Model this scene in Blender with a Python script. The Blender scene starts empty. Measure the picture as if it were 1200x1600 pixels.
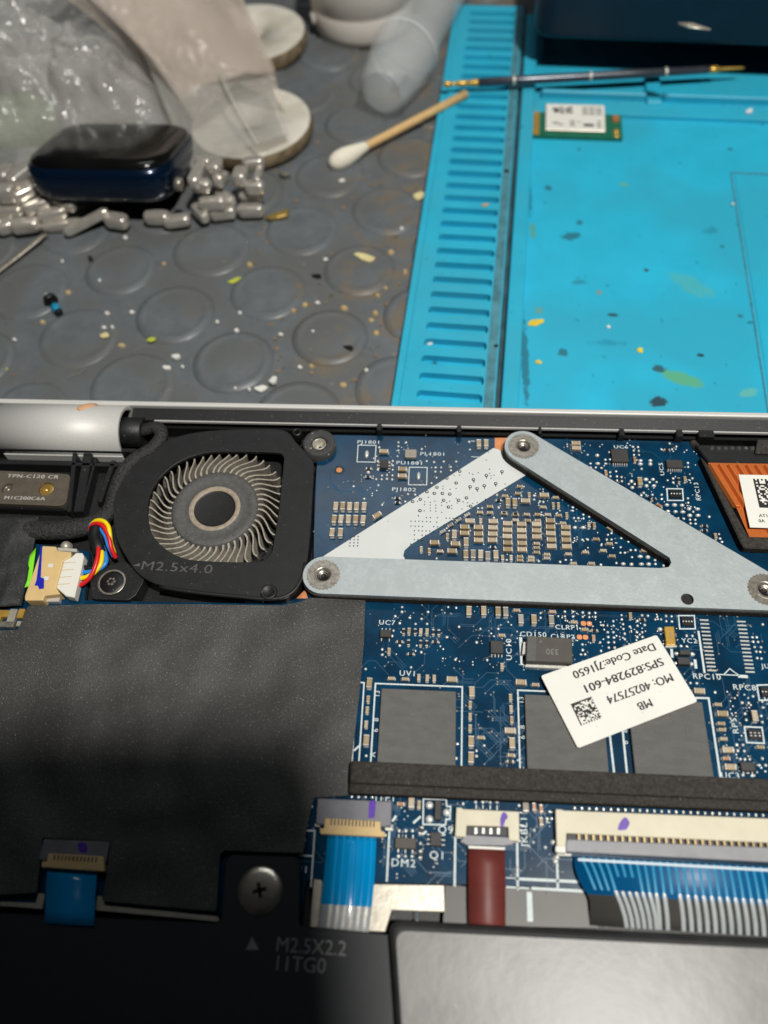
import bpy, bmesh, math, random
from mathutils import Vector, Matrix, noise
from mathutils.geometry import tessellate_polygon
random.seed(7)
R = random.Random(11)
S = 0.001                      # everything below is laid out in millimetres; the top of the main board is z = 0
scene = bpy.context.scene
COL = scene.collection
PI = math.pi

# ---------------------------------------------------------------- camera
PITCH, YAW, ROLL, CAMH, FPX = math.radians(59), math.radians(7.2), math.radians(-4.6), 111.0, 1200.0
_fw = Vector((-math.sin(YAW)*math.cos(PITCH), math.cos(YAW)*math.cos(PITCH), -math.sin(PITCH)))
_rt = Vector((math.cos(YAW), math.sin(YAW), 0))
_up = _rt.cross(_fw)
CR = _rt*math.cos(ROLL) + _up*math.sin(ROLL)
CU = -_rt*math.sin(ROLL) + _up*math.cos(ROLL)
CF = _fw
CAM = Vector((0, 0, CAMH))
cam_data = bpy.data.cameras.new('camera')
cam = bpy.data.objects.new('camera', cam_data)
COL.objects.link(cam)
cam_data.sensor_fit = 'VERTICAL'
cam_data.sensor_height = 36.0
cam_data.lens = 27.0
cam_data.clip_start = 0.005
cam_data.clip_end = 20
M3 = Matrix((CR, CU, -CF)).transposed()
cam.matrix_world = Matrix.Translation(CAM*S) @ M3.to_4x4()
cam_data.dof.use_dof = True
cam_data.dof.focus_distance = 0.124
cam_data.dof.aperture_fstop = 14.5
cam_data.dof.aperture_blades = 0
scene.camera = cam

def P(px, py, z=0.0):
    """point (mm) where the sight line of photo pixel (px,py) meets the level z"""
    d = CR*(px-600) + CU*(800-py) + CF*FPX
    return CAM + d*((z-CAMH)/d.z)
def P2(px, py, z=0.0):
    q = P(px, py, z); return (q.x, q.y)

# ---------------------------------------------------------------- world and lamps
world = bpy.data.worlds.new('World'); scene.world = world; world.use_nodes = True
bg = world.node_tree.nodes['Background']
bg.inputs[0].default_value = (0.82, 0.9, 1.0, 1); bg.inputs[1].default_value = 0.014
def area(name, loc, target, size, power, col, shape='DISK', size_y=None):
    l = bpy.data.lights.new(name, 'AREA'); l.shape = shape; l.size = size*S
    if size_y: l.size_y = size_y*S
    l.energy = power; l.color = col
    o = bpy.data.objects.new(name, l); COL.objects.link(o)
    o.location = Vector(loc)*S
    o.rotation_euler = (Vector(target)-Vector(loc)).to_track_quat('-Z', 'Y').to_euler()
    return o
area('desk_lamp_light', (112, -30, 470), (0, 95, 0), 36, 2.8, (1.0, 0.97, 0.91))
area('room_light', (-60, 620, 900), (0, 120, 0), 420, 1.0, (0.93, 0.97, 1.0), 'RECTANGLE', 160)
vs = scene.view_settings
vs.view_transform = 'Standard'; vs.look = 'None'; vs.gamma = 1; vs.exposure = 0.0
vs.use_curve_mapping = False
scene.cycles.use_denoising = True
scene.cycles.max_bounces = 8
scene.cycles.transparent_max_bounces = 16
scene.cycles.caustics_reflective = False
scene.cycles.caustics_refractive = False

# ---------------------------------------------------------------- materials
def lin(c):
    def f(v):
        v /= 255.0
        return v/12.92 if v <= 0.04045 else ((v+0.055)/1.055)**2.4
    return (f(c[0]), f(c[1]), f(c[2]), 1.0)
MATS = {}
def mat(name, col, rough=0.5, metal=0.0, var=0.0, scale=600, col2=None, bump=0.0, bscale=None, dust=0.0, dcol=(200, 195, 180),
        dscale=1500, alpha=1.0, trans=0.0, spec=0.5, rvar=0.0, coat=0.0, aniso=None, patch=None, pscale=60, ior=1.45, sss=0.0, bdist=0.0001, wave=None):
    m = bpy.data.materials.new(name); m.use_nodes = True
    nt = m.node_tree; N = nt.nodes; L = nt.links
    b = N['Principled BSDF']
    b.inputs['Roughness'].default_value = rough; b.inputs['Metallic'].default_value = metal
    b.inputs['Specular IOR Level'].default_value = spec; b.inputs['IOR'].default_value = ior
    b.inputs['Alpha'].default_value = alpha; b.inputs['Transmission Weight'].default_value = trans
    b.inputs['Coat Weight'].default_value = coat; b.inputs['Coat Roughness'].default_value = 0.08
    if sss:
        b.inputs['Subsurface Weight'].default_value = sss; b.inputs['Subsurface Radius'].default_value = (0.002, 0.0016, 0.0012)
        b.inputs['Subsurface Scale'].default_value = 1.0
    geo = N.new('ShaderNodeNewGeometry')
    vec = geo.outputs['Position']
    if aniso:
        mp = N.new('ShaderNodeMapping'); mp.inputs['Scale'].default_value = aniso; L.new(vec, mp.inputs['Vector']); vec = mp.outputs[0]
    c = lin(col); base = None
    def tex(sc, detail=3.0, rough_=0.6, v=None):
        t = N.new('ShaderNodeTexNoise'); t.inputs['Scale'].default_value = sc; t.inputs['Detail'].default_value = detail
        t.inputs['Roughness'].default_value = rough_; L.new(v or vec, t.inputs['Vector']); return t.outputs['Fac']
    def ramp(fac, p0, p1, c0, c1):
        r = N.new('ShaderNodeValToRGB'); r.color_ramp.elements[0].position = p0; r.color_ramp.elements[1].position = p1
        r.color_ramp.elements[0].color = c0; r.color_ramp.elements[1].color = c1; L.new(fac, r.inputs[0]); return r.outputs[0]
    def mix(fac, a, bb):
        x = N.new('ShaderNodeMix'); x.data_type = 'RGBA'
        for s_, v_ in ((x.inputs[0], fac), (x.inputs[6], a), (x.inputs[7], bb)):
            if hasattr(v_, 'is_linked'): L.new(v_, s_)
            else: s_.default_value = v_
        return x.outputs[2]
    if var or col2:
        c2 = lin(col2) if col2 else tuple(max(0, v*(1-var)) for v in c[:3]) + (1,)
        c1 = c if col2 else tuple(v*(1+var) for v in c[:3]) + (1,)
        base = ramp(tex(scale, 4.0), 0.32, 0.68, c2, c1)
    if patch:
        base = mix(ramp(tex(pscale, 2.5), 0.46, 0.58, (0, 0, 0, 1), (1, 1, 1, 1)), base if base else c, lin(patch))
    if dust:
        base = mix(ramp(tex(dscale, 2.0, 0.7), 0.72-dust, 0.80-dust*0.6, (0, 0, 0, 1), (1, 1, 1, 1)), base if base else c, lin(dcol))
    if name.startswith('cap_'):
        oi = N.new('ShaderNodeObjectInfo'); hv = N.new('ShaderNodeHueSaturation'); mrr = N.new('ShaderNodeMapRange'); mrr.inputs[3].default_value = .72; mrr.inputs[4].default_value = 1.18
        ms = N.new('ShaderNodeMapRange'); ms.inputs[3].default_value = 1.15; ms.inputs[4].default_value = .7
        L.new(oi.outputs['Random'], mrr.inputs[0]); L.new(oi.outputs['Random'], ms.inputs[0]); L.new(mrr.outputs[0], hv.inputs['Value']); L.new(ms.outputs[0], hv.inputs['Saturation']); L.new(base, hv.inputs['Color']); base = hv.outputs[0]
    if base: L.new(base, b.inputs['Base Color'])
    else: b.inputs['Base Color'].default_value = c
    if rvar:
        mr = N.new('ShaderNodeMapRange'); mr.inputs[3].default_value = max(0.02, rough-rvar); mr.inputs[4].default_value = min(1, rough+rvar)
        L.new(tex(scale*0.37+40, 3.0), mr.inputs[0]); L.new(mr.outputs[0], b.inputs['Roughness'])
    if bump:
        bp = N.new('ShaderNodeBump'); bp.inputs['Strength'].default_value = bump; bp.inputs['Distance'].default_value = bdist
        L.new(tex(bscale or scale, 3.0), bp.inputs['Height']); L.new(bp.outputs[0], b.inputs['Normal'])
        if wave:
            b2 = N.new('ShaderNodeBump'); b2.inputs['Strength'].default_value = 1.0; b2.inputs['Distance'].default_value = wave[1]
            L.new(tex(wave[0], 2.0), b2.inputs['Height']); L.new(b2.outputs[0], bp.inputs['Normal'])
    MATS[name] = m
    return m

mat('pcb', (7, 54, 82), 0.2, spec=.35, var=0.12, scale=220, patch=(7, 44, 68), pscale=130, dust=0.03, dcol=(80, 112, 128), dscale=2200, rvar=0.05, bump=0.04, bscale=900)
mat('trace', (13, 68, 98), 0.4)
mat('pcb_edge', (30, 52, 60), 0.6)
mat('silk', (205, 215, 215), 0.6, var=0.12, scale=3000)
mat('cap_body', (172, 153, 122), 0.42, var=0.14, scale=500)
mat('cap_grey', (156, 148, 138), 0.42, var=0.14, scale=500)
mat('cap_orange', (178, 132, 96), 0.42, var=0.12, scale=500)
mat('tin', (216, 213, 204), 0.3, 0.4, var=0.08, scale=1500, bump=0.3, bscale=2500)
mat('solder', (226, 226, 220), 0.28, 0.35, bump=0.4, bscale=1800)
mat('resistor', (26, 25, 27), 0.4)
mat('chip', (58, 57, 56), 0.62, var=0.12, scale=900, bump=0.2, bscale=4000)
mat('chip_memory', (96, 95, 92), 0.82, var=0.10, scale=420, bump=0.5, bscale=2600, dust=0.05, dcol=(140, 136, 128), dscale=2500, aniso=(1, 2.2, 1))
mat('chip_tan', (76, 73, 67), 0.6, var=0.1)
mat('zinc', (176, 184, 185), 0.46, 0.3, var=0.08, scale=1500, bump=0.3, bscale=3200, patch=(171, 179, 180), pscale=300, rvar=0.1)
mat('zinc_edge', (205, 208, 205), 0.3, 0.9)
mat('steel_dark', (150, 144, 133), 0.34, 0.6, var=0.3, scale=1800, bump=0.4, bscale=1500)
mat('steel', (200, 192, 178), 0.3, 0.95, var=0.12, scale=900, bump=0.15, bscale=1500)
mat('nickel', (184, 178, 164), 0.4, 0.5, var=0.14, scale=900, bump=0.3, bscale=1000)
mat('brass', (206, 168, 92), 0.28, 0.7, var=0.1)
mat('gold', (214, 172, 84), 0.32, 0.55, var=0.1)
mat('foam', (60, 57, 54), 0.95, var=0.35, scale=2200, bump=0.9, bscale=3000, dust=0.07, dcol=(128, 122, 112), dscale=3600, spec=0.15)
mat('film_white', (206, 210, 208), 0.5, var=0.03, scale=200, dust=0.01, dcol=(180, 176, 165))
mat('via', (60, 72, 84), 0.35, 0.5)
mat('via_ring', (58, 60, 62), 0.4)
mat('copper', (216, 120, 60), 0.3, 0.4, var=0.05, scale=900, bump=0.1, bscale=1500)
mat('copper_pad', (226, 150, 100), 0.42, 0.6, var=0.1)
mat('black_plastic', (25, 26, 27), 0.5, var=0.15, scale=900, bump=0.2, bscale=2200, dust=0.055, dcol=(120, 116, 108), dscale=2300)
mat('black_smooth', (18, 18, 19), 0.42, var=0.15, scale=500, bump=0.08, bscale=2500, dust=0.03, dcol=(120, 116, 108), dscale=2600)
mat('fan_plastic', (28, 28, 29), 0.5, var=0.2, scale=500, bump=0.15, bscale=2500, dust=0.045, dcol=(120, 116, 106), dscale=2100, rvar=.12)
mat('sheet_black', (64, 64, 63), 0.5, var=0.2, scale=3500, bump=0.9, bscale=4500, dust=0.10, dcol=(150, 147, 140), dscale=4600, spec=0.4, wave=(40, 0.006), rvar=.08)
mat('cloth_tape', (38, 39, 40), 0.62, var=0.4, scale=3200, bump=1.0, bscale=3200, dust=0.07, dcol=(110, 110, 108), dscale=3000)
mat('blade', (158, 151, 138), 0.6, var=0.2, scale=1200, dust=0.09, dcol=(100, 93, 80), dscale=1500)
mat('hub', (84, 83, 81), 0.6, var=0.2, scale=1500, dust=0.05, dcol=(140, 134, 120))
mat('hub_ring', (156, 143, 126), 0.6, var=0.2, scale=1400, dust=.05, dcol=(110,102,90))
mat('hub_dark', (30, 30, 29), 0.5, var=0.2, scale=900, dust=0.05, dcol=(96, 88, 74), dscale=2600)
mat('cavity', (14, 14, 15), 0.6)
mat('silver_paint', (206, 205, 201), 0.5, 0.15, var=0.07, scale=5000, bump=0.5, bscale=5500, bdist=0.00004)
mat('rubber_ring', (62, 62, 62), 0.75, var=0.2, scale=1500, bump=0.4, bscale=1800, dust=0.05)
mat('label_white', (226, 225, 217), 0.6, var=0.03, scale=150, dust=0.012, dcol=(180, 176, 165), dscale=1400)
mat('ink_black', (32, 32, 32), 0.6, var=0.25, scale=3500)
mat('ink_grey', (128, 128, 126), 0.6)
mat('ink_purple', (84, 44, 160), 0.4, var=0.3, scale=1500)
mat('ink_blue', (30, 36, 170), 0.4)
mat('ivory', (208, 200, 176), 0.45, var=0.05, scale=300, sss=0.1)
mat('pin_bronze', (158, 138, 98), 0.35, .4, var=.15, scale=900)
mat('ivory_tan', (214, 184, 130), 0.42, var=0.06, scale=300, sss=0.15)
mat('white_plastic', (226, 224, 214), 0.42, sss=0.1)
mat('connector_grey', (116, 116, 122), 0.5, var=0.14, scale=350)
mat('latch_grey', (136, 136, 140), 0.45, var=0.12, scale=300)
mat('connector_dark', (44, 44, 48), 0.5)
mat('ffc_blue', (0, 142, 206), 0.2, var=0.05, scale=200, coat=0.3)
mat('ffc_blue_dark', (0, 84, 134), 0.42)
mat('ffc_trace', (24, 134, 174), 0.4)
mat('ffc_white', (190, 205, 215), 0.5)
mat('ffc_dark', (74, 72, 69), 0.18, coat=0.6)
mat('ffc_clear', (170, 176, 178), 0.16, var=0.08, scale=400, coat=0.5)
mat('ffc_red', (104, 46, 40), 0.5, var=0.14, scale=250, bump=0.2, bscale=500)
mat('wire_red', (214, 34, 40), 0.35); mat('wire_yellow', (240, 214, 20), 0.35); mat('wire_blue', (40, 132, 214), 0.35); mat('wire_black', (22, 22, 23), 0.5)
mat('tape_green', (128, 226, 40), 0.5)
mat('battery', (106, 105, 102), 0.38, var=0.09, scale=140, patch=(90, 89, 86), pscale=75, bump=0.2, bscale=700, spec=0.6, dust=.03, dcol=(130,128,122), dscale=420)
mat('battery_edge', (40, 40, 40), 0.6, var=0.2, scale=400, bump=.25, bscale=900)
mat('frame_dark', (30, 33, 37), 0.55, var=0.1, scale=900, bump=0.15, bscale=2600)
mat('grey_film', (82, 80, 77), 0.45, var=0.06, scale=300)
mat('rubber', (98, 103, 106), 0.42, var=0.12, scale=240, patch=(96, 98, 98), pscale=60, bump=0.5, bscale=600, dust=0.03, dcol=(122, 119, 112), dscale=420, rvar=0.14)
def add_grime(m):
    # brown ground-in dirt, thickest beside the blue mat
    nt = m.node_tree; N, L = nt.nodes, nt.links; b = N['Principled BSDF']; src = b.inputs['Base Color'].links[0].from_socket
    geo = N.new('ShaderNodeNewGeometry'); sx = N.new('ShaderNodeSeparateXYZ'); L.new(geo.outputs['Position'], sx.inputs[0])
    nz = N.new('ShaderNodeTexNoise'); nz.inputs['Scale'].default_value = 130; nz.inputs['Detail'].default_value = 7; nz.inputs['Roughness'].default_value = .68; L.new(geo.outputs['Position'], nz.inputs['Vector'])
    mr = N.new('ShaderNodeMapRange'); mr.inputs[1].default_value = -.075; mr.inputs[2].default_value = -.005; mr.inputs[3].default_value = -.30; mr.inputs[4].default_value = .01; L.new(sx.outputs[0], mr.inputs[0])
    ad = N.new('ShaderNodeMath'); ad.operation = 'ADD'; L.new(nz.outputs['Fac'], ad.inputs[0]); L.new(mr.outputs[0], ad.inputs[1])
    m2 = N.new('ShaderNodeMapRange'); m2.inputs[1].default_value = .47; m2.inputs[2].default_value = .60; m2.inputs[3].default_value = 0; m2.inputs[4].default_value = .75; L.new(ad.outputs[0], m2.inputs[0])
    mx = N.new('ShaderNodeMix'); mx.data_type = 'RGBA'; L.new(m2.outputs[0], mx.inputs[0]); L.new(src, mx.inputs[6]); mx.inputs[7].default_value = lin((118, 104, 84)); L.new(mx.outputs[2], b.inputs['Base Color'])
add_grime(MATS['rubber'])
mat('grime', (120, 104, 84), 0.85, var=0.4, scale=700, bump=0.9, bscale=1200)
mat('mat_dirty', (74, 130, 144), 0.6, var=0.3, scale=300, dust=.06, dcol=(50,70,74), dscale=500)
mat('mat_blue', (42, 172, 204), 0.5, var=0.07, scale=90, bump=0.3, bscale=1500, dust=0.035, dcol=(50, 116, 128), dscale=420, patch=(52, 168, 196), pscale=28)
mat('mat_groove', (44, 72, 80), 0.7, var=0.4, scale=260)
mat('cotton', (232, 226, 208), 0.9, var=0.05, scale=900, bump=0.8, bscale=1800, sss=0.3)
mat('wood', (214, 178, 122), 0.6, var=0.12, scale=300, aniso=(4, 4, 1))
mat('white_gloss', (214, 208, 200), 0.35, var=0.03, scale=80, sss=0.1)
mat('roll_white', (218, 213, 202), 0.5, var=0.05, scale=200, patch=(200, 194, 180), pscale=90, dust=.03, dcol=(120,110,92), dscale=400)
mat('roll_rim', (138, 122, 96), 0.5, var=0.4, scale=350, col2=(88,76,58), bump=0.5, bscale=400)
mat('frosted', (236, 240, 240), 0.3, alpha=0.15, var=0.04, scale=120)
mat('frosted_rim', (236, 240, 240), 0.3, alpha=0.35)
mat('bag_film', (214, 213, 208), 0.12, alpha=0.36, spec=0.9, bump=0.6, bscale=260, bdist=0.0015)
mat('sleeve_film', (216, 203, 190), 0.32, alpha=0.27, var=0.1, scale=40, bump=0.7, bscale=55, bdist=0.004)
mat('clear_film', (192, 190, 182), 0.3, alpha=0.26, var=.1, scale=60, bump=0.2, bscale=120, bdist=0.001)
mat('lint', (150, 147, 140), 0.8)
mat('bag_green', (112, 128, 98), 0.6, var=0.25, scale=90)
mat('bag_grey', (122, 120, 116), 0.6, var=0.25, scale=90)
mat('watch_glass', (12, 12, 12), 0.14, spec=0.6, var=0.5, scale=90, rvar=0.06)
mat('watch_case', (8, 30, 54), 0.22, 0.5, coat=0.4)
mat('watch_back', (8, 9, 11), 0.3)
mat('link_steel', (212, 206, 196), 0.22, 0.62, var=0.1, scale=500)
mat('device_navy', (10, 26, 42), 0.4, var=0.2, scale=200, bump=0.1, bscale=600)
mat('wifi_green', (30, 104, 80), 0.4, var=0.12, scale=400)
mat('rod_grey', (86, 90, 98), 0.25, 0.6, var=0.15, scale=200)
mat('flake_yellow', (222, 196, 60), 0.6, var=0.12, scale=900)
mat('flake_pale', (216, 204, 150), 0.6, var=0.15, scale=900)
mat('flake_green', (184, 192, 60), 0.6, var=0.15, scale=900)
mat('crumb_white', (228, 226, 220), 0.5)
mat('crumb_tan', (184, 160, 116), 0.6, var=0.2, scale=1500)
mat('crumb_dark', (26, 26, 27), 0.5)
mat('foil_gold', (190, 160, 92), 0.35, 0.7, var=0.3, scale=500, bump=0.7, bscale=500)
mat('skin_tan', (206, 160, 122), 0.6, var=0.05)
mat('phone_body', (20, 20, 22), 0.4)

# ---------------------------------------------------------------- mesh helpers (millimetres in, metres out)
W = {}
class MB:
    def __init__(s): s.v = []; s.f = []; s.mi = []; s.sm = []
    def add(s, vs, fs, mi=0, sm=False):
        o = len(s.v); s.v += [tuple(v) for v in vs]
        for f in fs: s.f.append(tuple(o+i for i in f)); s.mi.append(mi); s.sm.append(sm)
        return s
    def box(s, c, d, rz=0, mi=0, tx=0, ty=0, rot=None):
        x, y, z = d[0]/2, d[1]/2, d[2]
        p = [(-x, -y, 0), (x, -y, 0), (x, y, 0), (-x, y, 0), (-x+tx, -y+ty, z), (x-tx, -y+ty, z), (x-tx, y-ty, z), (-x+tx, y-ty, z)]
        ca, sa = math.cos(rz), math.sin(rz)
        if rot: p = [rot @ Vector(q) for q in p]
        p = [(c[0]+q[0]*ca-q[1]*sa, c[1]+q[0]*sa+q[1]*ca, c[2]+q[2]) for q in p]
        return s.add(p, [(3, 2, 1, 0), (4, 5, 6, 7), (0, 1, 5, 4), (1, 2, 6, 5), (2, 3, 7, 6), (3, 0, 4, 7)], mi)
    def prism(s, outer, z0, z1, mi=0, holes=(), mi_side=None, zf=None):
        def ccw(p): return sum(p[i][0]*p[(i+1) % len(p)][1]-p[(i+1) % len(p)][0]*p[i][1] for i in range(len(p))) > 0
        outer = list(outer) if ccw(outer) else list(outer)[::-1]
        holes = [list(h)[::-1] if ccw(h) else list(h) for h in holes]
        loops = [outer]+holes
        flat = [q for l in loops for q in l]
        tris = tessellate_polygon([[Vector((q[0], q[1], 0)) for q in l] for l in loops])
        n = len(flat)
        zz = (lambda q: z1) if zf is None else zf
        vs_ = [(q[0], q[1], z0) for q in flat]+[(q[0], q[1], zz(q)) for q in flat]
        fs_top, fs_bot = [], []
        for t in tris:
            a, b, c = (Vector((*flat[i][:2], 0)) for i in t)
            if (b-a).cross(c-a).z < 0: t = (t[0], t[2], t[1])
            fs_top.append((t[0]+n, t[1]+n, t[2]+n)); fs_bot.append((t[2], t[1], t[0]))
        o = len(s.v); s.v += vs_
        for f in fs_top+fs_bot: s.f.append(tuple(o+i for i in f)); s.mi.append(mi); s.sm.append(False)
        k = 0
        for l in loops:
            m_ = len(l)
            for i in range(m_):
                a, b = k+i, k+(i+1) % m_
                s.f.append((o+a, o+b, o+b+n, o+a+n)); s.mi.append(mi if mi_side is None else mi_side); s.sm.append(False)
            k += m_
        return s
    def tube(s, path, r, n=10, mi=0, caps=True, flat=1.0):
        path = [Vector(p) for p in path]; rs = r if isinstance(r, (list, tuple)) else [r]*len(path)
        o = len(s.v); prev = None
        for i, p in enumerate(path):
            t = (path[min(i+1, len(path)-1)]-path[max(i-1, 0)]).normalized()
            u = Vector((0, 0, 1)) if prev is None else prev
            u = (u-t*u.dot(t))
            if u.length < 1e-4: u = Vector((1, 0, 0))-t*t.x
            u.normalize(); w = t.cross(u); prev = u
            for k in range(n):
                a = 2*PI*k/n; s.v.append(tuple(p+u*(math.cos(a)*rs[i]*flat)+w*(math.sin(a)*rs[i])))
        for i in range(len(path)-1):
            for k in range(n):
                a = o+i*n+k; b = o+i*n+(k+1) % n
                s.f.append((a, b, b+n, a+n)); s.mi.append(mi); s.sm.append(True)
        if caps:
            s.f.append(tuple(o+k for k in range(n))[::-1]); s.mi.append(mi); s.sm.append(False)
            e = o+(len(path)-1)*n
            s.f.append(tuple(e+k for k in range(n))); s.mi.append(mi); s.sm.append(False)
        return s
    def lathe(s, prof, c, n=32, mi=0, mtx=None, sm=True, mis=None, sx=1.0, sy=1.0):
        o = len(s.v); m = len(prof)
        for k in range(n):
            a = 2*PI*k/n
            for (r, z) in prof:
                q = Vector((r*math.cos(a)*sx, r*math.sin(a)*sy, z))
                if mtx: q = mtx @ q
                s.v.append((q.x+c[0], q.y+c[1], q.z+c[2]))
        for k in range(n):
            for j in range(m-1):
                a = o+k*m+j; b = o+((k+1) % n)*m+j
                if prof[j][0] < 1e-6: f = (a, b+1, a+1) if False else (a, b+1, a+1)
                elif prof[j+1][0] < 1e-6: f = (a, b, a+1)
                else: f = (a, b, b+1, a+1)
                s.f.append(f); s.mi.append(mis[j] if mis else mi); s.sm.append(sm)
        return s
    def blob(s, c, rx, ry, h, n=8, mi=0):
        o = len(s.v)
        for (k, zz) in ((1.0, 0.0), (0.86, 0.55), (0.5, 0.9)):
            for i in range(n):
                a = 2*PI*i/n; s.v.append((c[0]+rx*k*math.cos(a), c[1]+ry*k*math.sin(a), c[2]+h*zz))
        s.v.append((c[0], c[1], c[2]+h))
        for j in range(2):
            for i in range(n):
                a = o+j*n+i; b = o+j*n+(i+1) % n
                s.f.append((a, b, b+n, a+n)); s.mi.append(mi); s.sm.append(True)
        for i in range(n):
            s.f.append((o+2*n+i, o+2*n+(i+1) % n, o+3*n)); s.mi.append(mi); s.sm.append(True)
        return s
    def mesh(s, name, mats, origin, bevel=0, seg=1, smooth=False):
        me = bpy.data.meshes.new(name)
        me.from_pydata([((v[0]-origin[0])*S, (v[1]-origin[1])*S, (v[2]-origin[2])*S) for v in s.v], [], s.f)
        for m in mats: me.materials.append(MATS[m])
        me.polygons.foreach_set('material_index', s.mi)
        me.polygons.foreach_set('use_smooth', [bool(x) or smooth for x in s.sm])
        me.update()
        if bevel:
            bm = bmesh.new(); bm.from_mesh(me)
            bmesh.ops.remove_doubles(bm, verts=bm.verts, dist=1e-6)
            bmesh.ops.dissolve_limit(bm, angle_limit=0.008, verts=bm.verts, edges=bm.edges, delimit={'MATERIAL'})
            es = [e for e in bm.edges if len(e.link_faces) == 2 and e.calc_face_angle(0) > 0.6]
            bmesh.ops.bevel(bm, geom=es, offset=bevel*S, segments=seg, affect='EDGES', clamp_overlap=True, profile=0.5)
            bm.to_mesh(me); bm.free()
        return me
    def build(s, name, mats, parent=None, bevel=0, seg=1, origin=None, smooth=False):
        if isinstance(mats, str): mats = [mats]
        if origin is None:
            xs = [v[0] for v in s.v]; ys = [v[1] for v in s.v]; zs = [v[2] for v in s.v]
            origin = ((min(xs)+max(xs))/2, (min(ys)+max(ys))/2, min(zs))
        return place(name, s.mesh(name, mats, origin, bevel, seg, smooth), origin, parent)

def place(name, me, origin, parent=None, rz=0.0):
    o = bpy.data.objects.new(name, me); COL.objects.link(o)
    org = Vector(origin); W[o.name] = org
    o.rotation_euler = (0, 0, rz)
    if parent is not None:
        o.parent = parent; o.location = (org-W[parent.name])*S
    else: o.location = org*S
    return o
def tag(o, label, cat, group=None):
    o['label'] = label; o['category'] = cat
    if group: o['group'] = group
    return o
def thing(name, loc, label, cat, group=None):
    o = bpy.data.objects.new(name, None); o.empty_display_size = 0.002; COL.objects.link(o)
    o.location = Vector(loc)*S; W[o.name] = Vector(loc)
    return tag(o, label, cat, group)
def struct(o): o['kind'] = 'structure'; return o
def stuff(o): o['kind'] = 'stuff'; return o

def rpoly(pts, radii, n=5):
    """round the corners of a polygon"""
    out = []; m = len(pts)
    for i in range(m):
        p = Vector(pts[i][:2]); a = Vector(pts[i-1][:2]); b = Vector(pts[(i+1) % m][:2])
        r = radii[i] if isinstance(radii, (list, tuple)) else radii
        if r <= 0: out.append((p.x, p.y)); continue
        da = (a-p); db = (b-p); la, lb = da.length, db.length; da.normalize(); db.normalize()
        ang = da.angle(db); t = min(r/math.tan(ang/2), la*0.48, lb*0.48)
        p0 = p+da*t; p1 = p+db*t
        for k in range(n+1):
            u = k/n; q = p0*(1-u)**2+p*2*u*(1-u)+p1*u*u; out.append((q.x, q.y))
    return out
def rrect(cx, cy, w, h, r, rz=0, n=4):
    pts = rpoly([(-w/2, -h/2), (w/2, -h/2), (w/2, h/2), (-w/2, h/2)], r, n)
    c, s_ = math.cos(rz), math.sin(rz)
    return [(cx+x*c-y*s_, cy+x*s_+y*c) for x, y in pts]
def circ(cx, cy, r, n=24, a0=0, a1=2*PI, ry=None):
    full = abs(a1-a0-2*PI) < 1e-6
    m = n if full else n-1
    return [(cx+r*math.cos(a0+(a1-a0)*k/m), cy+(ry or r)*math.sin(a0+(a1-a0)*k/m)) for k in range(n)]
def smoothpoly(pts, n=4):
    """closed Catmull-Rom"""
    out = []; m = len(pts); p = [Vector(q) for q in pts]
    for i in range(m):
        a, b, c, d = p[i-1], p[i], p[(i+1) % m], p[(i+2) % m]
        for k in range(n):
            t = k/n
            q = 0.5*((2*b)+(c-a)*t+(2*a-5*b+4*c-d)*t*t+(3*b-a-3*c+d)*t**3); out.append(tuple(q))
    return out
def spline(pts, n=8):
    p = [Vector(q) for q in pts]; out = []
    for i in range(len(p)-1):
        a = p[i-1] if i else p[0]*2-p[1]; b, c = p[i], p[i+1]; d = p[i+2] if i+2 < len(p) else p[-1]*2-p[-2]
        for k in range(n):
            t = k/n; out.append(0.5*((2*b)+(c-a)*t+(2*a-5*b+4*c-d)*t*t+(3*b-a-3*c+d)*t**3))
    out.append(p[-1]); return out
def text(body, px, py, z, h, m, parent, rz=0.0, name='silkscreen_text', bold=0.0, sx=1.0, space=1.0, thick=0.0, align='CENTER'):
    cu = bpy.data.curves.new('t', 'FONT'); cu.body = body; cu.size = h/0.9*S; cu.align_x = align; cu.align_y = 'CENTER'
    cu.space_character = space; cu.resolution_u = 3; cu.extrude = thick*S
    tmp = bpy.data.objects.new('t', cu); COL.objects.link(tmp)
    me = bpy.data.meshes.new_from_object(tmp); bpy.data.objects.remove(tmp); bpy.data.curves.remove(cu)
    me.name = name; me.materials.clear(); me.materials.append(MATS[m])
    if bold > 0.005:                                   # heavier strokes: the outline printed twice, a hair apart
        vs_ = [v.co.copy() for v in me.vertices]; n_ = len(vs_); fs_ = [tuple(p.vertices) for p in me.polygons]
        d_ = Vector((min(.09, 3*bold)*S, 0, .000004))
        m2 = bpy.data.meshes.new(name); m2.from_pydata(vs_+[v+d_ for v in vs_], [], fs_+[tuple(i+n_ for i in f) for f in fs_])
        bpy.data.meshes.remove(me); me = m2; me.materials.append(MATS[m])
    for v in me.vertices: v.co.x *= sx
    q = P(px, py, z) if not isinstance(px, Vector) else px
    return place(name, me, q, parent, rz)
def zm(x0, y0, s): return lambda X, Y: (x0+X*s, y0+Y*s)
# ================================================================ THE BENCH
TZ = -15.0                                               # level of the bench
mb = MB(); mb.box((-20, 120, TZ-3), (700, 700, 3))
bench = struct(mb.build('workbench', ['rubber'], origin=(0, 0, TZ)))
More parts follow.
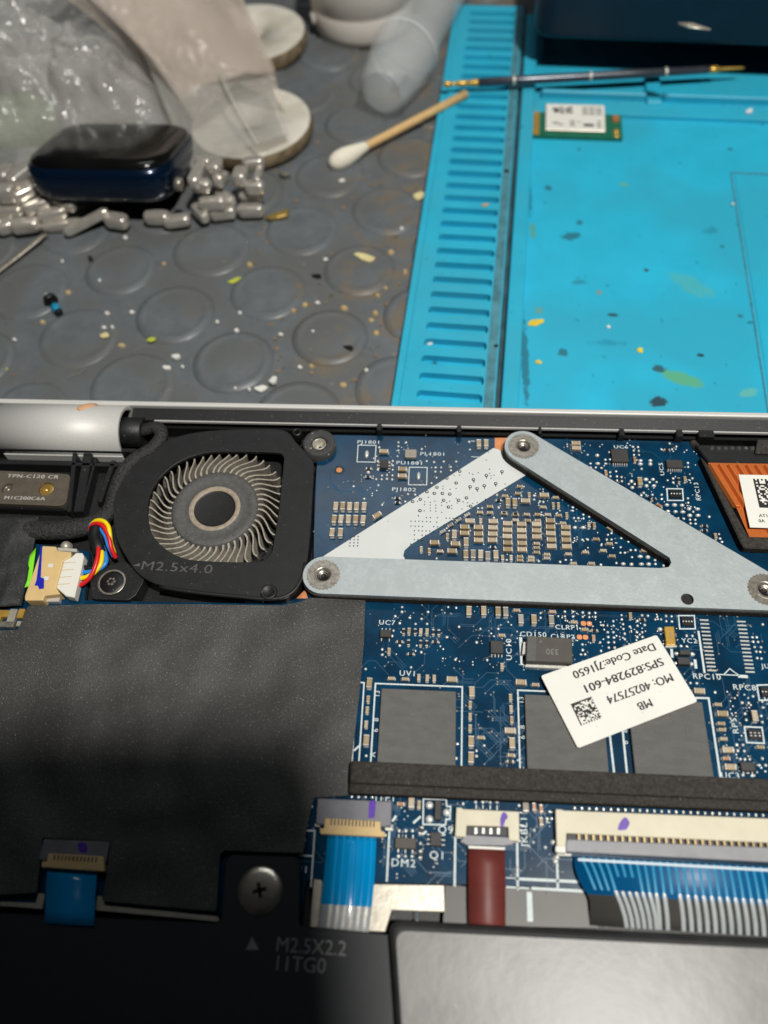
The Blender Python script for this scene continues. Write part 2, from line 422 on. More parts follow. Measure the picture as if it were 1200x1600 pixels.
# raised round studs of the rubber sheet, on their hexagonal grid
A0 = Vector((-60.6, 126.4)); va = Vector((20.9, 7.4)); vb = Vector((15.8, -14.2))
prof = [(0, .70), (5.0, .70), (6.3, .58), (7.0, .62), (7.6, .72), (8.1, .62), (8.7, .3), (9.2, .02), (9.3, -.3)]
mb = MB().lathe(prof, (0, 0, 0), 40)
stud_me = mb.mesh('stud', ['rubber'], (0, 0, 0))
for i in range(-12, 13):
    for j in range(-14, 14):
        q = A0+va*i+vb*j
        if not (92 < q.y < 300 and -165 < q.x < 12): continue
        o = place('stud', stud_me, (q.x+R.uniform(-.3, .3), q.y+R.uniform(-.3, .3), TZ+R.uniform(-.12, .05)), bench, R.uniform(0, 6)); k_ = R.uniform(.93, 1.04); o.scale = (k_, k_*R.uniform(.97, 1.03), R.uniform(.7, 1.1))
# ground-in dirt lying between the studs
mb = MB()
for k in range(420):
    if k < 330:
        px, py = R.uniform(380, 690), R.uniform(90, 640)
        if px > 720-(py-60)*0.17: continue
    else: px, py = R.uniform(0, 420), R.uniform(340, 640)
    q = P(px, py, TZ)
    n = R.randint(5, 8); r0 = R.uniform(0.12, .42)*(1.3 if k < 330 else 0.8); el = R.uniform(1, 2); rot = R.uniform(0, PI)
    # keep it off the stud tops
    d = Vector((q.x, q.y))-A0
    det = va.x*vb.y-va.y*vb.x
    u = (d.x*vb.y-d.y*vb.x)/det; v = (va.x*d.y-va.y*d.x)/det
    near = min((A0+va*(math.floor(u)+a)+vb*(math.floor(v)+b)-Vector((q.x, q.y))).length for a in (0, 1) for b in (0, 1))
    if near < 8.9: continue
    pts = [(q.x+math.cos(rot)*x-math.sin(rot)*y, q.y+math.sin(rot)*x+math.cos(rot)*y) for x, y in
           [(math.cos(2*PI*i/n)*r0*el*R.uniform(.6, 1.2), math.sin(2*PI*i/n)*r0*R.uniform(.6, 1.2)) for i in range(n)]]
    mb.prism(pts, TZ-0.1, TZ+R.uniform(.08, .25))
o = stuff(mb.build('bench_dirt', ['grime'])); tag(o, 'brown ground-in dirt between the round studs of the bench', 'dirt')

# ================================================================ THE LAPTOP BASE
YB = 86.0
lap = thing('laptop_base', (0, 40, TZ), 'opened laptop base with silver rear edge and black inner tray', 'laptop')
mb = MB(); mb.box((-20, YB+.1, -13.5), (260, 1.0, 16.5))
mb.build('rear_rim', ['silver_paint'], lap, bevel=.25, seg=2)
mb = MB(); mb.box((-20, -10, -14.8), (260, 190, 2.6)); mb.build('lower_shell', ['silver_paint'], lap, bevel=.4)
mb = MB(); mb.box((-20, 20, -12.1), (258, 130, 9.9)); mb.build('tray', ['black_plastic'], lap)
yl = P(600, 664, 1.9).y
xr = P(208, 640, 2).x
mb = MB()                                              # black inner ledge along the rim
mb.prism([(xr, yl+.28), (112, yl+.28), (112, YB-.42), (xr, YB-.42)], -2.2, 1.7, zf=lambda q: 1.55 if q[1] < YB-1 else 2.2)
mb.build('inner_ledge', ['black_plastic'], lap)
mb = MB(); mb.box(((xr+112)/2+1.8, yl+.13, 1.15), (112-xr-5, .24, .62)); mb.build('lip_highlight', ['silver_paint'], lap, bevel=.08)  # silver strip standing in for the highlight along the ledge's lower lip
mb = MB(); mb.box(((xr+112)/2, yl-.35, -2.2), (112-xr, .6, 2.75)); mb.build('ledge_step', ['black_smooth'], lap, bevel=.1)
for px, w in ((593, 1.2), (717, 1.1), (843, .9), (970, 1.3), (1060, 1.5), (1102, 3.0)):
    q = P(px, 672+(px-593)*.022, 1.0)
    mb = MB(); mb.box((q.x, yl-.3, -1.5), (w, 1.5, 3.3), tx=.15); mb.build('clip', ['black_plastic'], lap, bevel=.12)
# ribs in the tray left of the fan
for (a, b, w) in (((118, 700), (108, 800), .8), ((139, 700), (122, 800), 1.6), ((150, 715), (128, 800), .5), ((178, 720), (155, 785), .9)):
    q0, q1 = P(*a, 0), P(*b, 0)
    mb = MB(); d = (q1-q0); mb.box(((q0.x+q1.x)/2, (q0.y+q1.y)/2, -2.2), (d.length, w, 2.4), rz=math.atan2(d.y, d.x)); mb.build('rib', ['black_plastic'], lap, bevel=.12)
for (y0, z1, w) in ((702, .9, .8), (722, .2, .7)):
    q0, q1 = P(-80, y0, 0), P(215, y0+5, 0); y = (q0.y+q1.y)/2
    mb = MB(); mb.box(((q0.x+q1.x)/2, y, -2.2), (q1.x-q0.x, w, 2.2+z1)); mb.build('rib', ['black_plastic'], lap, bevel=.12)
# hinge barrel
yc, zc, rr = 81.5, -.1, 4.85
x0, x1 = P(2, 660, 2).x, P(197, 660, 2).x
mb = MB()
prof = []
n = 28
def barrel(mb_, xa, xb, r_, a0, a1, mi=0, th=.5):
    pts = []
    for k in range(n+1):
        a = a0+(a1-a0)*k/n; pts.append((yc+r_*math.cos(a), zc+r_*math.sin(a)))
    for k in range(n, -1, -1):
        a = a0+(a1-a0)*k/n; pts.append((yc+(r_-th)*math.cos(a), zc+(r_-th)*math.sin(a)))
    m_ = len(pts); vs_ = [(xa, y, z) for y, z in pts]+[(xb, y, z) for y, z in pts]
    fs_ = []
    for i in range(m_):
        j = (i+1) % m_; fs_.append((i, j, j+m_, i+m_))
    for i in range(n):
        fs_.append((i, 2*n+1-i, 2*n-i, i+1)); fs_.append((m_+i, m_+i+1, m_+2*n-i, m_+2*n+1-i))
    o_ = len(mb_.v); mb_.v += vs_
    for q, f in enumerate(fs_): mb_.f.append(tuple(o_+i for i in f)); mb_.mi.append(mi); mb_.sm.append(q < n or n < q <= 2*n)
barrel(mb, x0, x1, rr, math.radians(12), math.radians(205))
mb.build('hinge_barrel', ['silver_paint'], lap)
mb = MB(); mb.box(((x0+x1)/2+.4, yc-4.75, -2.4), (x1-x0-1, .5, 1.9)); mb.build('hinge_foot', ['silver_paint'], lap, bevel=.1)
mb = MB(); mb.box(((x0+x1)/2, yc+.2, -3), (x1-x0-3, 7, 2.4)); mb.build('hinge_core', ['black_plastic'], lap)
mb = MB(); mb.tube([(x1-3, yc, zc+.4), (x1+3.2, yc, zc+.4)], 2.7, 20)
mb.build('hinge_pin', ['black_plastic'], lap, bevel=.2)
xq = P(138, 634, 3.6).x
def on_barrel(x, a, d=.12): return Vector((x, yc+(rr+d)*math.cos(math.radians(a)), zc+(rr+d)*math.sin(math.radians(a))))
mb = MB(); mb.tube([on_barrel(xq+1.3, 38), on_barrel(xq+.7, 48), on_barrel(xq, 58), on_barrel(xq-.7, 67), on_barrel(xq-1.1, 73)], [.5, .7, .75, .7, .35], 10, flat=.35)
tag(mb.build('adhesive_smear', ['skin_tan'], None, smooth=True), 'small tan smear of adhesive on the silver hinge barrel', 'smear')

# hinge plate with its brass screw
q = P(40, 764, .6)
hp = thing('hinge_plate', (q.x, q.y, -2.2), 'dark nickel hinge plate with stamped lettering left of the fan', 'plate')
pts = rpoly([P2(-70, 732, .6), P2(110, 741, .6), P2(103, 791, .6), P2(-70, 784, .6)], [0, 1.1, 1.3, 0])
h1 = P(72, 764, .6); h2 = P(12, 763, .6)
MATS['plate_nickel'] = mat('plate_nickel', (122, 112, 100), 0.3, 0.5, var=0.15, scale=700, bump=0.25, bscale=700)
mb = MB(); mb.prism(pts, -.3, .6, holes=[circ(h1.x, h1.y, 1.35, 20), circ(h2.x, h2.y, 1.0, 20)]); mb.build('plate', ['plate_nickel'], hp, bevel=.12, seg=2)
pts2 = rpoly([P2(-70, 736, -.4), P2(113, 745, -.4), P2(106, 799, -.4), P2(-70, 792, -.4)], [0, 1.2, 1.4, 0])
mb = MB(); mb.prism(pts2, -2.2, -.35); mb.build('seat', ['black_smooth'], hp, bevel=.12)
text('TPN-C120 CR', 51, 744.5, .615, .92, 'tin', hp, name='stamped_text', bold=.02, space=1.15, sx=1.35)
text('M1C200C6A', 38, 778.5, .615, .85, 'tin', hp, name='stamped_text', bold=.02, sx=1.35, space=1.1)
mb = MB(); mb.lathe([(0, -.1), (.35, .35), (.55, .2), (.8, .42), (1.0, .2), (1.25, .35), (1.33, -.25)], (h1.x, h1.y, 0), 24); mb.build('brass_insert', ['brass'], hp)
mb = MB(); mb.lathe([(0, -.2), (.55, -.1), (.6, .3), (.95, .35), (.98, -.2)], (h2.x, h2.y, 0), 20); mb.build('screw', ['plate_nickel'], hp)

# lower frame, printed screw mark
fr = thing('palm_rest_frame', P(300, 1500, -2), 'black frame with printed triangle and screw size along the near edge', 'frame')
fz = 1.1
pts = [P2(-60, 1424, fz), P2(335, 1442, fz), P2(345, 1436, fz), P2(352, 1345, fz), P2(362, 1335, fz), P2(462, 1338, fz), P2(470, 1346, fz), P2(468, 1446, fz), P2(612, 1460, fz), P2(640, 1700, fz), P2(-90, 1700, fz)]
mb = MB(); mb.prism(rpoly(pts, [0, .4, .3, .4, .5, .5, .4, .4, .4, 0, 0], 3), -2, fz); mb.build('panel', ['frame_dark'], fr, bevel=.15)
text('M2.5X2.2', 486, 1480, fz+.04, 2.1, 'ink_grey', fr, name='printed_text', sx=.98)
text('11TG0', 468, 1508, fz+.04, 2.1, 'ink_grey', fr, name='printed_text')
t0, t1, t2 = P2(394, 1464, fz), P2(405, 1484, fz), P2(384, 1484, fz)
mb = MB(); mb.prism([t0, t1, t2], fz+.01, fz+.045); mb.build('printed_triangle', ['ink_grey'], fr)

# ================================================================ BATTERY
bt = thing('battery', P(900, 1550, -2), 'grey battery block glaring in the lamp at the near right', 'battery')
bz = 3.2
pts = rpoly([P2(606, 1437, bz), P2(1330, 1473, bz), P2(1380, 1780, bz), P2(630, 1780, bz)], [1.6, 0, 0, 0], 6)
mb = MB(); mb.prism(pts, -2, bz); mb.build('wrap', ['battery_edge'], bt, bevel=1.1, seg=4)
pts = rpoly([P2(618, 1454, bz), P2(1330, 1489, bz), P2(1380, 1780, bz), P2(640, 1780, bz)], [1.4, 0, 0, 0], 6)
mb = MB(); mb.prism(pts, bz-.2, bz+.02); mb.build('cell_face', ['battery'], bt)

# ================================================================ COOLING FAN
zf_ = zm(160, 640, .31667)
fanc = P(335.8, 795, .6)
fan = thing('cooling_fan', (fanc.x, fanc.y, -2.2), 'black laptop blower fan with dusty beige blades and round hub', 'fan')
out_px = [(177, 798), (179, 772), (190, 746), (208, 722), (235, 702), (268, 685), (310, 675), (360, 671), (415, 670), (448, 674), (462, 690), (484, 714), (490, 724), (489, 760), (485, 830), (479, 880), (471, 908), (456, 928), (437, 937), (380, 931), (330, 927), (280, 920), (240, 911), (215, 895), (198, 872), (184, 845), (178, 820)]
out = smoothpoly([P2(x, y, 1.9) for x, y in out_px], 3)
op_px = [(560, 207), (700, 207), (800, 209), (872, 214), (892, 230), (894, 262), (870, 500), (845, 650), (838, 695), (820, 722), (782, 748), (640, 752), (480, 745), (400, 733), (330, 700), (280, 660), (240, 605), (225, 550), (222, 500), (228, 445), (245, 395), (280, 342), (320, 300), (370, 263), (430, 235), (495, 216)]
op = [P2(*zf_(x, y), 1.9) for x, y in op_px]
mb = MB(); mb.prism(out, 1.2, 1.9, holes=[smoothpoly(op, 2)]); mb.build('top_cover', ['fan_plastic'], fan, bevel=.1, seg=2)
ctr = Vector((sum(q[0] for q in out)/len(out), sum(q[1] for q in out)/len(out)))
ins = [(ctr.x+(x-ctr.x)*.93, ctr.y+(y-ctr.y)*.93) for x, y in out]
mid = [(ctr.x+(x-ctr.x)*.992, ctr.y+(y-ctr.y)*.992) for x, y in out]
mb = MB(); mb.prism(mid, -2.9, 1.15, holes=[ins]); mb.build('side_wall', ['fan_plastic'], fan)
mb = MB(); mb.prism(mid, -3.2, -2.95); mb.build('base_plate', ['cavity'], fan)
# raised strip and foot moulded along the near edge
mb = MB(); mb.tube(spline([P(*p_, 1.75) for p_ in ((250, 917), (300, 925), (370, 932), (425, 936), (455, 927), (471, 905), (477, 880))], 5), .34, 8); mb.build('cover_bead', ['fan_plastic'], fan)
q = P(420, 926, 1.9); mb = MB(); mb.lathe([(0, .25), (.8, .25), (1.0, .45), (1.25, .4), (1.4, 0)], (q.x, q.y, 1.85), 20); mb.build('boss', ['fan_plastic'], fan)
q = P(398, 938, .2); mb = MB(); mb.box((q.x, q.y, -1.5), (3.2, .9, 2.6)); mb.build('foot', ['black_smooth'], fan, bevel=.15)
q = P(464, 676, 1.5); mb = MB(); mb.lathe([(.45, -1), (.45, .3), (.75, .35), (.95, .1), (1.0, -1.5)], (q.x, q.y, 1.5), 18); mb.build('peg', ['black_smooth'], fan)
text('M2.5x4.0', 276, 887, 1.93, 2.0, 'hub', fan, name='moulded_text', bold=-.04, sx=1.34, rz=math.radians(-1.5), space=1.08)
t = [P2(207, 884, 1.9), P2(219, 880, 1.9), P2(218, 885, 1.9)]; mb = MB(); mb.prism(t, 1.91, 1.94); mb.build('moulded_arrow', ['hub'], fan)
# upper-right and lower-left ears with rubber grommets
q = P(498, 690, 1.9)
mb = MB(); mb.lathe([(1.3, -1.5), (1.3, .05), (1.55, .3), (2.5, .42), (2.85, .25), (2.95, -1.9)], (q.x, q.y, 1.3), 32); mb.build('grommet', ['rubber_ring'], fan)
mb = MB(); mb.lathe([(0, -1.2), (.7, -1.0), (.75, -.3), (.95, -.2), (1.0, .1), (1.2, .15), (1.28, -1.4)], (q.x, q.y, 1.1), 24); mb.build('brass_insert', ['nickel'], fan)
pts = rpoly([P2(140, 905, 1), P2(165, 884, 1), P2(196, 876, 1), P2(226, 905, 1), P2(212, 930, 1), P2(200, 938, 1), P2(143, 936, 1)], .9, 4)
q = P(175, 910, 1.2)
mb = MB(); mb.prism(pts, -1.6, 1.0, holes=[circ(q.x, q.y, 1.9, 20)]); mb.build('mount_ear', ['fan_plastic'], fan, bevel=.25, seg=2)
# blades and hub
NB = 46
pathb = []
for k in range(9):
    u = k/8; r_ = 6.9+u*5.4; a = -math.radians(15)*(u*u*(3-2*u)) + math.radians(1.6)*math.sin(u*2*PI)
    pathb.append((r_*math.cos(a), r_*math.sin(a), a))
vs_, fs_ = [], []
for k, (x, y, a) in enumerate(pathb):
    u = k/8; th = .36-.12*u
    tx, ty = -math.sin(a), math.cos(a)
    lean = .55*u
    for (s_, z) in ((-1, -2.5), (1, -2.5), (1, .55+.1*u), (-1, .55+.1*u)):
        l_ = lean if z < 0 else 0
        vs_.append((x+tx*(s_*th/2+l_), y+ty*(s_*th/2+l_), z))
for k in range(8):
    for j in range(4):
        a, b = 4*k+j, 4*k+(j+1) % 4; fs_.append((a, b, b+4, a+4))
fs_ += [(3, 2, 1, 0), (32, 33, 34, 35)]
mb = MB(); mb.add(vs_, fs_); bl_me = mb.mesh('blade', ['blade'], (0, 0, 0))
for k in range(NB):
    place('blade', bl_me, (fanc.x, fanc.y, 0.1), fan, 2*PI*k/NB+R.uniform(-.012, .012))
mb = MB(); mb.lathe([(0, .42), (3.2, .42), (3.55, .5), (3.7, .72), (4.15, .76), (4.4, .6), (5.6, .52), (6.0, .7), (7.0, .74), (7.4, .5), (7.5, -2.5)], (fanc.x, fanc.y, .2), 56, mis=[1, 1, 2, 2, 2, 0, 0, 0, 0, 0])
hub = mb.build('hub', ['hub', 'hub_dark', 'hub_ring'], fan)
for a in (25, 95, 170, 235, 310, 350):
    mb = MB(); x, y = fanc.x+6.6*math.cos(math.radians(a)), fanc.y+6.6*math.sin(math.radians(a))
    mb.blob((x, y, .88), .38, .38, .2); mb.build('dimple', ['hub'], hub)

# glimpse of the board under the lower right blades
mb = MB(); mb.prism([P2(395, 830, -2.4), P2(440, 820, -2.4), P2(436, 885, -2.4), P2(372, 884, -2.4)], -2.94, -2.7); fb = mb.build('board_glimpse', ['pcb'], fan)
mb = MB()
for k in range(46):
    q = P(R.uniform(378, 434), R.uniform(828, 880), -2.6); mb.box((q.x, q.y, -2.7), (R.uniform(.2, .6), R.uniform(.15, .4), .15), rz=R.uniform(0, 3))
stuff(mb.build('gold_specks', ['gold'], fb))  # gold specks on the piece of board
for px_, py_ in ((407, 868), (418, 862)):
    q = P(px_, py_, 0); mb = MB(); mb.box((q.x, q.y, -1.2), (1.1, 3.2, .9), rz=-.5); mb.build('wire_stub', ['wire_black'], fb, bevel=.2)
# screws -----------------------------------------------------------
def star_screw(q, r, m, name, label, group=None, slot='cross', dome=.35, rm='cavity'):
    t = thing(name, (q.x, q.y, q.z-.2), label, 'screw', group)
    mb = MB(); mb.lathe([(0, dome), (r*.3, dome*.95), (r*.7, dome*.75), (r*.93, dome*.35), (r, -.05), (r, -.6)], q, 36); h = mb.build('head', [m], t)
    mb = MB()
    for a in ((.3, .3+PI/2) if slot == 'cross' else (0, PI/3, 2*PI/3)):
        mb.box((q.x, q.y, q.z+dome*.9), (r*.62, r*.17, .06), rz=a)
    mb.build('recess', [rm], h)
    if slot == 'star':
        mb = MB(); mb.lathe([(r*.86, dome*.5), (r*.93, dome*.62), (r*1.0, dome*.4)], q, 36); mb.build('edge_ring', ['steel_dark'], h)
        mb = MB(); mb.lathe([(0, dome*.9+.1), (r*.17, dome*.9+.09), (r*.19, dome*.9)], q, 12); mb.build('recess_core', ['cavity'], h)
    return t
star_screw(P(175, 910, 1.1), 2.25, 'black_smooth', 'black_screw', 'black screw holding the lower left ear of the fan', slot='star', rm='steel_dark')
star_screw(P(406, 1391, 1.25), 2.95, 'steel', 'flat_screw', 'wide flat silver screw in the shadow at lower left', dome=.25)

# black braided cable from the hinge down beside the fan
mb = MB(); path = spline([P(200, 668, .6), P(222, 672, 1.2), P(243, 668, 1.9), P(252, 680, 1.9), P(238, 700, 1.7), P(212, 716, 1.6), P(192, 738, 1.5), P(180, 766, 1.2), P(172, 796, .9), P(150, 816, .7), P(118, 826, .7), P(80, 829, .6), P(40, 828, .4)], 10)
nn = len(path); mb.tube(path, [1.25+.5*min(1, max(0, (i-nn*.6)/(nn*.2))) for i in range(nn)], 14, flat=.75)
MATS['braid'] = mat('braid', (58, 58, 58), .6, col2=(12, 12, 13), scale=2600, bump=1.0, bscale=2600, spec=.5, bdist=.0003)
tag(mb.build('braided_cable', ['braid'], None), 'black braided cable running from the hinge past the fan', 'cable')
mb = MB(); mb.prism(rpoly([P2(30, 690, 1.5), P2(60, 690, 1.5), P2(60, 690, 1.5)], 0), 0, .1) if False else None
# black cloth tape over the cable end
def drape(name, pxpts, z, nx, ny, m, amp, label, cat, seed=0, th=.25, zfun=None):
    a, b, c, d = pxpts
    mb = MB(); vs_ = []
    for lay in (0, 1):
        for j in range(ny+1):
            for i in range(nx+1):
                u, v = i/nx, j/ny
                x = (a[0]*(1-u)+b[0]*u)*(1-v)+(d[0]*(1-u)+c[0]*u)*v
                y = (a[1]*(1-u)+b[1]*u)*(1-v)+(d[1]*(1-u)+c[1]*u)*v
                zz = z+(zfun(u, v) if zfun else 0)+amp*noise.noise(Vector((u*4+seed, v*4, seed)))+amp*.5*noise.noise(Vector((u*11+seed, v*9, seed+3)))
                q = P(x, y, zz); vs_.append((q.x, q.y, zz-(th if lay else 0)))
    fs_ = []; m1 = (nx+1)*(ny+1)
    for j in range(ny):
        for i in range(nx):
            k = j*(nx+1)+i; fs_.append((k, k+1, k+nx+2, k+nx+1)[::-1]); fs_.append((m1+k, m1+k+1, m1+k+nx+2, m1+k+nx+1))
    ring = [i for i in range(nx+1)]+[j*(nx+1)+nx for j in range(1, ny+1)]+[ny*(nx+1)+i for i in range(nx-1, -1, -1)]+[j*(nx+1) for j in range(ny-1, 0, -1)]
    for k in range(len(ring)):
        p_, q_ = ring[k], ring[(k+1) % len(ring)]; fs_.append((p_, q_, q_+m1, p_+m1))
    mb.add(vs_, fs_, 0, True)
    return tag(mb.build(name, [m], None), label, cat)
drape('cloth_tape', [(-60, 806), (62, 806), (34, 946), (-70, 950)], 1.9, 24, 24, 'cloth_tape', .5, 'black cloth tape over cables at the left edge', 'tape', 2, zfun=lambda u, v: -1.4*max(0, u-.75)*3)
drape('green_tape', [(46, 868), (56, 856), (48, 914), (38, 918)], .9, 4, 6, 'tape_green', .1, 'bright green tape strip beside the ivory fan connector', 'tape', 5)
# ================================================================ MAIN BOARD
q = P(800, 1050, -1)
brd = thing('motherboard', (q.x, q.y, -1), 'dark blue circuit board crowded with tiny capacitors and chips', 'circuit board')
bp = [(499, 679), (1082, 690), (1092, 706), (1104, 724), (1260, 728), (1300, 1398), (905, 1390), (845, 1385), (480, 1376), (470, 1432), (-60, 1416), (-60, 955), (32, 948), (44, 905), (56, 850), (140, 862), (132, 938), (440, 944), (472, 932), (490, 880), (492, 770)]
mb = MB(); mb.prism([P2(x, y, 0) for x, y in bp], -1.0, 0, mi_side=1); mb.build('board', ['pcb', 'pcb_edge'], brd)

def pp(mb_, pts, z0, z1, mi=0, round_=0, holes=()):
    poly = [P2(x, y, z1) for x, y in pts]
    if round_: poly = rpoly(poly, round_, 3)
    return mb_.prism(poly, z0, z1, mi, holes)
# --- small part meshes, shared between alike pieces
def chip_mesh(name, L, w, h, t, body, term):
    m = MB(); m.box((0, 0, .06), (L-2*t+.02, w-.02, h-.06))
    for s_ in (-1, 1):
        m.box((s_*(L/2-t/2), 0, .03), (t, w+.02, h-.01), mi=1)
        m.add([(s_*(L/2-.02), -w*.48, 0), (s_*(L/2+.16), -w*.42, 0), (s_*(L/2+.16), w*.42, 0), (s_*(L/2-.02), w*.48, 0), (s_*(L/2-.01), -w*.4, h*.62), (s_*(L/2-.01), w*.4, h*.62)],
              [(0, 1, 4), (1, 2, 5, 4), (2, 3, 5)] if s_ > 0 else [(4, 1, 0), (4, 5, 2, 1), (5, 3, 2)], 2, True)
    return m.mesh(name, [body, term, 'solder'], (0, 0, 0), bevel=.05)
CM = {}
for k, L, w, h, t in (('A', 1.55, .82, .7, .24), ('B', 1.0, .52, .45, .2), ('C', 2.0, 1.25, .9, .3)):
    for s_, body in (('', 'cap_body'), ('g', 'cap_grey'), ('o', 'cap_orange')):
        CM[k+s_] = chip_mesh('capacitor', L, w, h, t, body, 'tin')
CM['R'] = chip_mesh('resistor', 1.0, .5, .3, .26, 'resistor', 'tin')
joints = MB()
NCAP = 0; capcount = {}
def put(kind, px, py, rz=None):
    v = kind[0].islower(); k = kind[0].upper()+kind[1:]
    hh = {'A': .6, 'B': .38, 'C': .8, 'R': .25}[k[0]]
    a = (PI/2 if v else 0) if rz is None else rz
    q = P(px, py, hh)
    nm = 'resistor' if k == 'R' else 'capacitor'
    place(nm, CM[k], (q.x+R.uniform(-.02, .02), q.y+R.uniform(-.02, .02), .012), brd, a+R.uniform(-.03, .03))
def dot(px, py, r=.23, ry=None, h=None):
    q = P(px, py, .1); joints.blob((q.x, q.y, .0), r*R.uniform(.85, 1.1), (ry or r)*R.uniform(.85, 1.1), h or min(.28, r*.8)*R.uniform(.7, 1.1))
def ic(px, py, w, h, H, m='chip', name='chip', rz=0, pins=()):
    q = P(px, py, H); mb = MB(); mb.box((q.x, q.y, .05), (w, h, H-.05), rz=rz, tx=.06, ty=.06)
    o = mb.build(name, [m], brd, bevel=.06)
    for (side, n, pitch) in pins:
        for k in range(n):
            u = (k-(n-1)/2)*pitch
            x, y = {'n': (u, h/2+.18), 's': (u, -h/2-.18), 'e': (w/2+.18, u), 'w': (-w/2-.18, u)}[side]
            dx, dy = (.2, .5) if side in 'ns' else (.5, .2)
            mb = MB(); mb.box((q.x+x, q.y+y, .01), (dx, dy, .24), tx=.03, ty=.06); mb.build('pin', ['tin'], o)
    return o
def line(pts, w=.17, name='silkscreen_outline', closed=False, m='silk'):
    mb = MB(); ws = [P(x, y, 0) for x, y in pts]
    if closed: ws.append(ws[0])
    for i, (a, b) in enumerate(zip(ws, ws[1:])):
        d = b-a; mb.box(((a.x+b.x)/2, (a.y+b.y)/2, .006), (d.length+w*.98, w, .03+.002*(i % 2)), rz=math.atan2(d.y, d.x))
    return mb.build(name, [m], brd)
def rows(z, s): 
    for e in s.split(';'):
        e = e.strip()
        if not e: continue
        kind, lst = e.split(':')
        for c in lst.split():
            f = [float(v) for v in c.split(',')]
            px, py = z(f[0], f[1])
            if kind.strip() == 'd': dot(px, py)
            elif kind.strip() == 'D': dot(px, py, .42, .32, .32)
            else: put(kind.strip(), px, py, math.radians(f[2]) if len(f) > 2 else None)

RA = zm(480, 660, .15); RA2 = zm(480, 640, .3); RB = zm(640, 660, .15); RC = zm(640, 760, .18333); RD = zm(840, 740, .18333); RE = zm(880, 670, .15)
RF = zm(1000, 670, .166667); RG = zm(560, 940, .15); RH = zm(720, 930, .18333); RI = zm(860, 945, .166667); RJ = zm(1040, 950, .13333)
RK = zm(1080, 1060, .1125); RL = zm(540, 1050, .266667); RM = zm(460, 1220, .2); RN = zm(640, 1230, .2)
rows(RA, 'a:297,870 369,870 441,872 514,874 591,874; A:727,965,38 797,300 993,485 988,555; R:640,480 635,568 940,790 940,835; d:950,205 950,245 948,290 940,350 1030,205 735,400 735,445 735,490 890,400 890,445 890,490 778,550 775,590 830,545 830,585 887,550 885,592 718,590 740,652 482,662 593,793 1020,822 780,855 1050,745 1125,748 750,258; D:635,518')
rows(RA2, 'a:140,570 176,570 214,570 252,570 291,572 130,638 173,638')
rows(RB, 'a:722,215 797,215; B:1147,665 1130,738 995,765 838,875 838,938 732,935 985,945 1103,955; R:925,812; d:270,467 268,510 328,467 325,512 430,460 430,497 280,573 228,630 127,275 620,200 628,280 255,410 355,405 485,405 178,400 712,890 755,890 925,880 910,750 993,700')
rows(RC, 'A:712,297 709,350 708,403 706,457 586,347 588,402 587,456 470,345 468,397 514,292 835,315 834,370 833,425 836,480 838,535 955,320 955,373 957,427 959,482 960,537 1082,322 1083,375 1084,427 213,477 390,487 362,548 988,120 1147,72; a:380,407 482,473 480,577 605,577 735,580 838,132 897,135; ag:541,577 667,590; b:100,535 168,548 323,425 605,293 1020,72 793,608 866,608; B:258,550 806,225 902,237 998,238 1092,238 1178,238 902,285 1005,288 1092,290 1140,175 1082,485 1082,522 1082,560 1170,578 940,597 1035,602 940,628 1035,630; Bg:1170,610 283,382,36 347,330,36 418,285,36 490,240,36; R:708,518; d:760,180 787,270 745,72 1062,110 1062,75 828,625 1100,635 230,612 718,265 1110,125 1140,130')
rows(RD, 'A:110,400 110,453 113,508 118,563 120,618 240,456 240,510 246,565 248,620; B:153,202 180,355 215,420 500,557 612,595 560,655 410,668 636,700 910,655 262,685 618,468,-38 305,765 460,765; b:135,268 178,268 248,353 438,438 482,438; d:300,285 300,315 310,377 348,377 325,403 390,347 392,380 440,365 382,562 428,560 600,520 630,505 713,548 775,577 543,608 708,625 707,672 745,672 793,650 835,650 1002,735 1005,768 1070,745 1075,782 240,733 287,735 192,750 12,745 672,760 540,775 805,710 590,560 630,560; D:318,458 388,458 875,705 940,710 885,770 947,770 730,768 800,772')
rows(RE, 'A:133,148 137,200; a:800,545; bo:745,318 445,460; R:1080,220; Bo:1000,795,-38; R:900,715,-35 945,740,30; d:440,320 440,360 285,358 288,400 340,400 397,405 255,268 490,315 482,240 728,185 780,187 735,225 787,227 738,268 790,270 817,415 490,450 492,492 552,440 560,492 562,535 608,500 612,543 902,553 973,553 745,573 683,573 815,690 840,665 930,685 1025,685 1025,730 1025,210 1135,210 1110,150 1180,180; D:355,275 360,360 710,545 720,610 862,525 935,525 868,592 945,592 805,330 805,365 908,330 908,365')
rows(RF, 'r:365,480; b:423,470; R:605,910 605,952; d:450,318 452,355 312,462 312,500 492,462 260,480 205,615 207,655 450,650 453,690 500,775 360,835 412,840 475,885 522,888 520,850 470,850 742,985 752,1027 770,1058 650,822; D:253,712 325,712 395,715 262,772 333,775 402,778 460,748 540,750 467,810 545,810; rg:710,1005' if False else 'r:365,480; b:423,470; R:605,910 605,952; d:450,318 452,355 312,462 312,500 492,462 260,480 205,615 207,655 450,650 453,690 500,775 360,835 412,840 475,885 522,888 520,850 470,850 742,985 752,1027 770,1058 650,822; D:253,712 325,712 395,715 262,772 333,775 402,778 460,748 540,750 467,810 545,810; b:710,1005')
rows(RG, 'b:527,305 650,310 714,312 320,515 630,790 718,795 790,797; r:472,310 593,312 780,320 838,322 522,428 647,432 713,435; R:430,420 545,545 803,420; B:345,800 488,805; A:972,808; a:115,845 1152,95; d:455,55 453,105 383,150 535,165 657,178 430,222 595,230 715,230 725,105 248,495 247,552 655,525 1048,260 922,368 1010,602 75,700 548,683 935,55 1018,62 365,300 352,355 430,455')
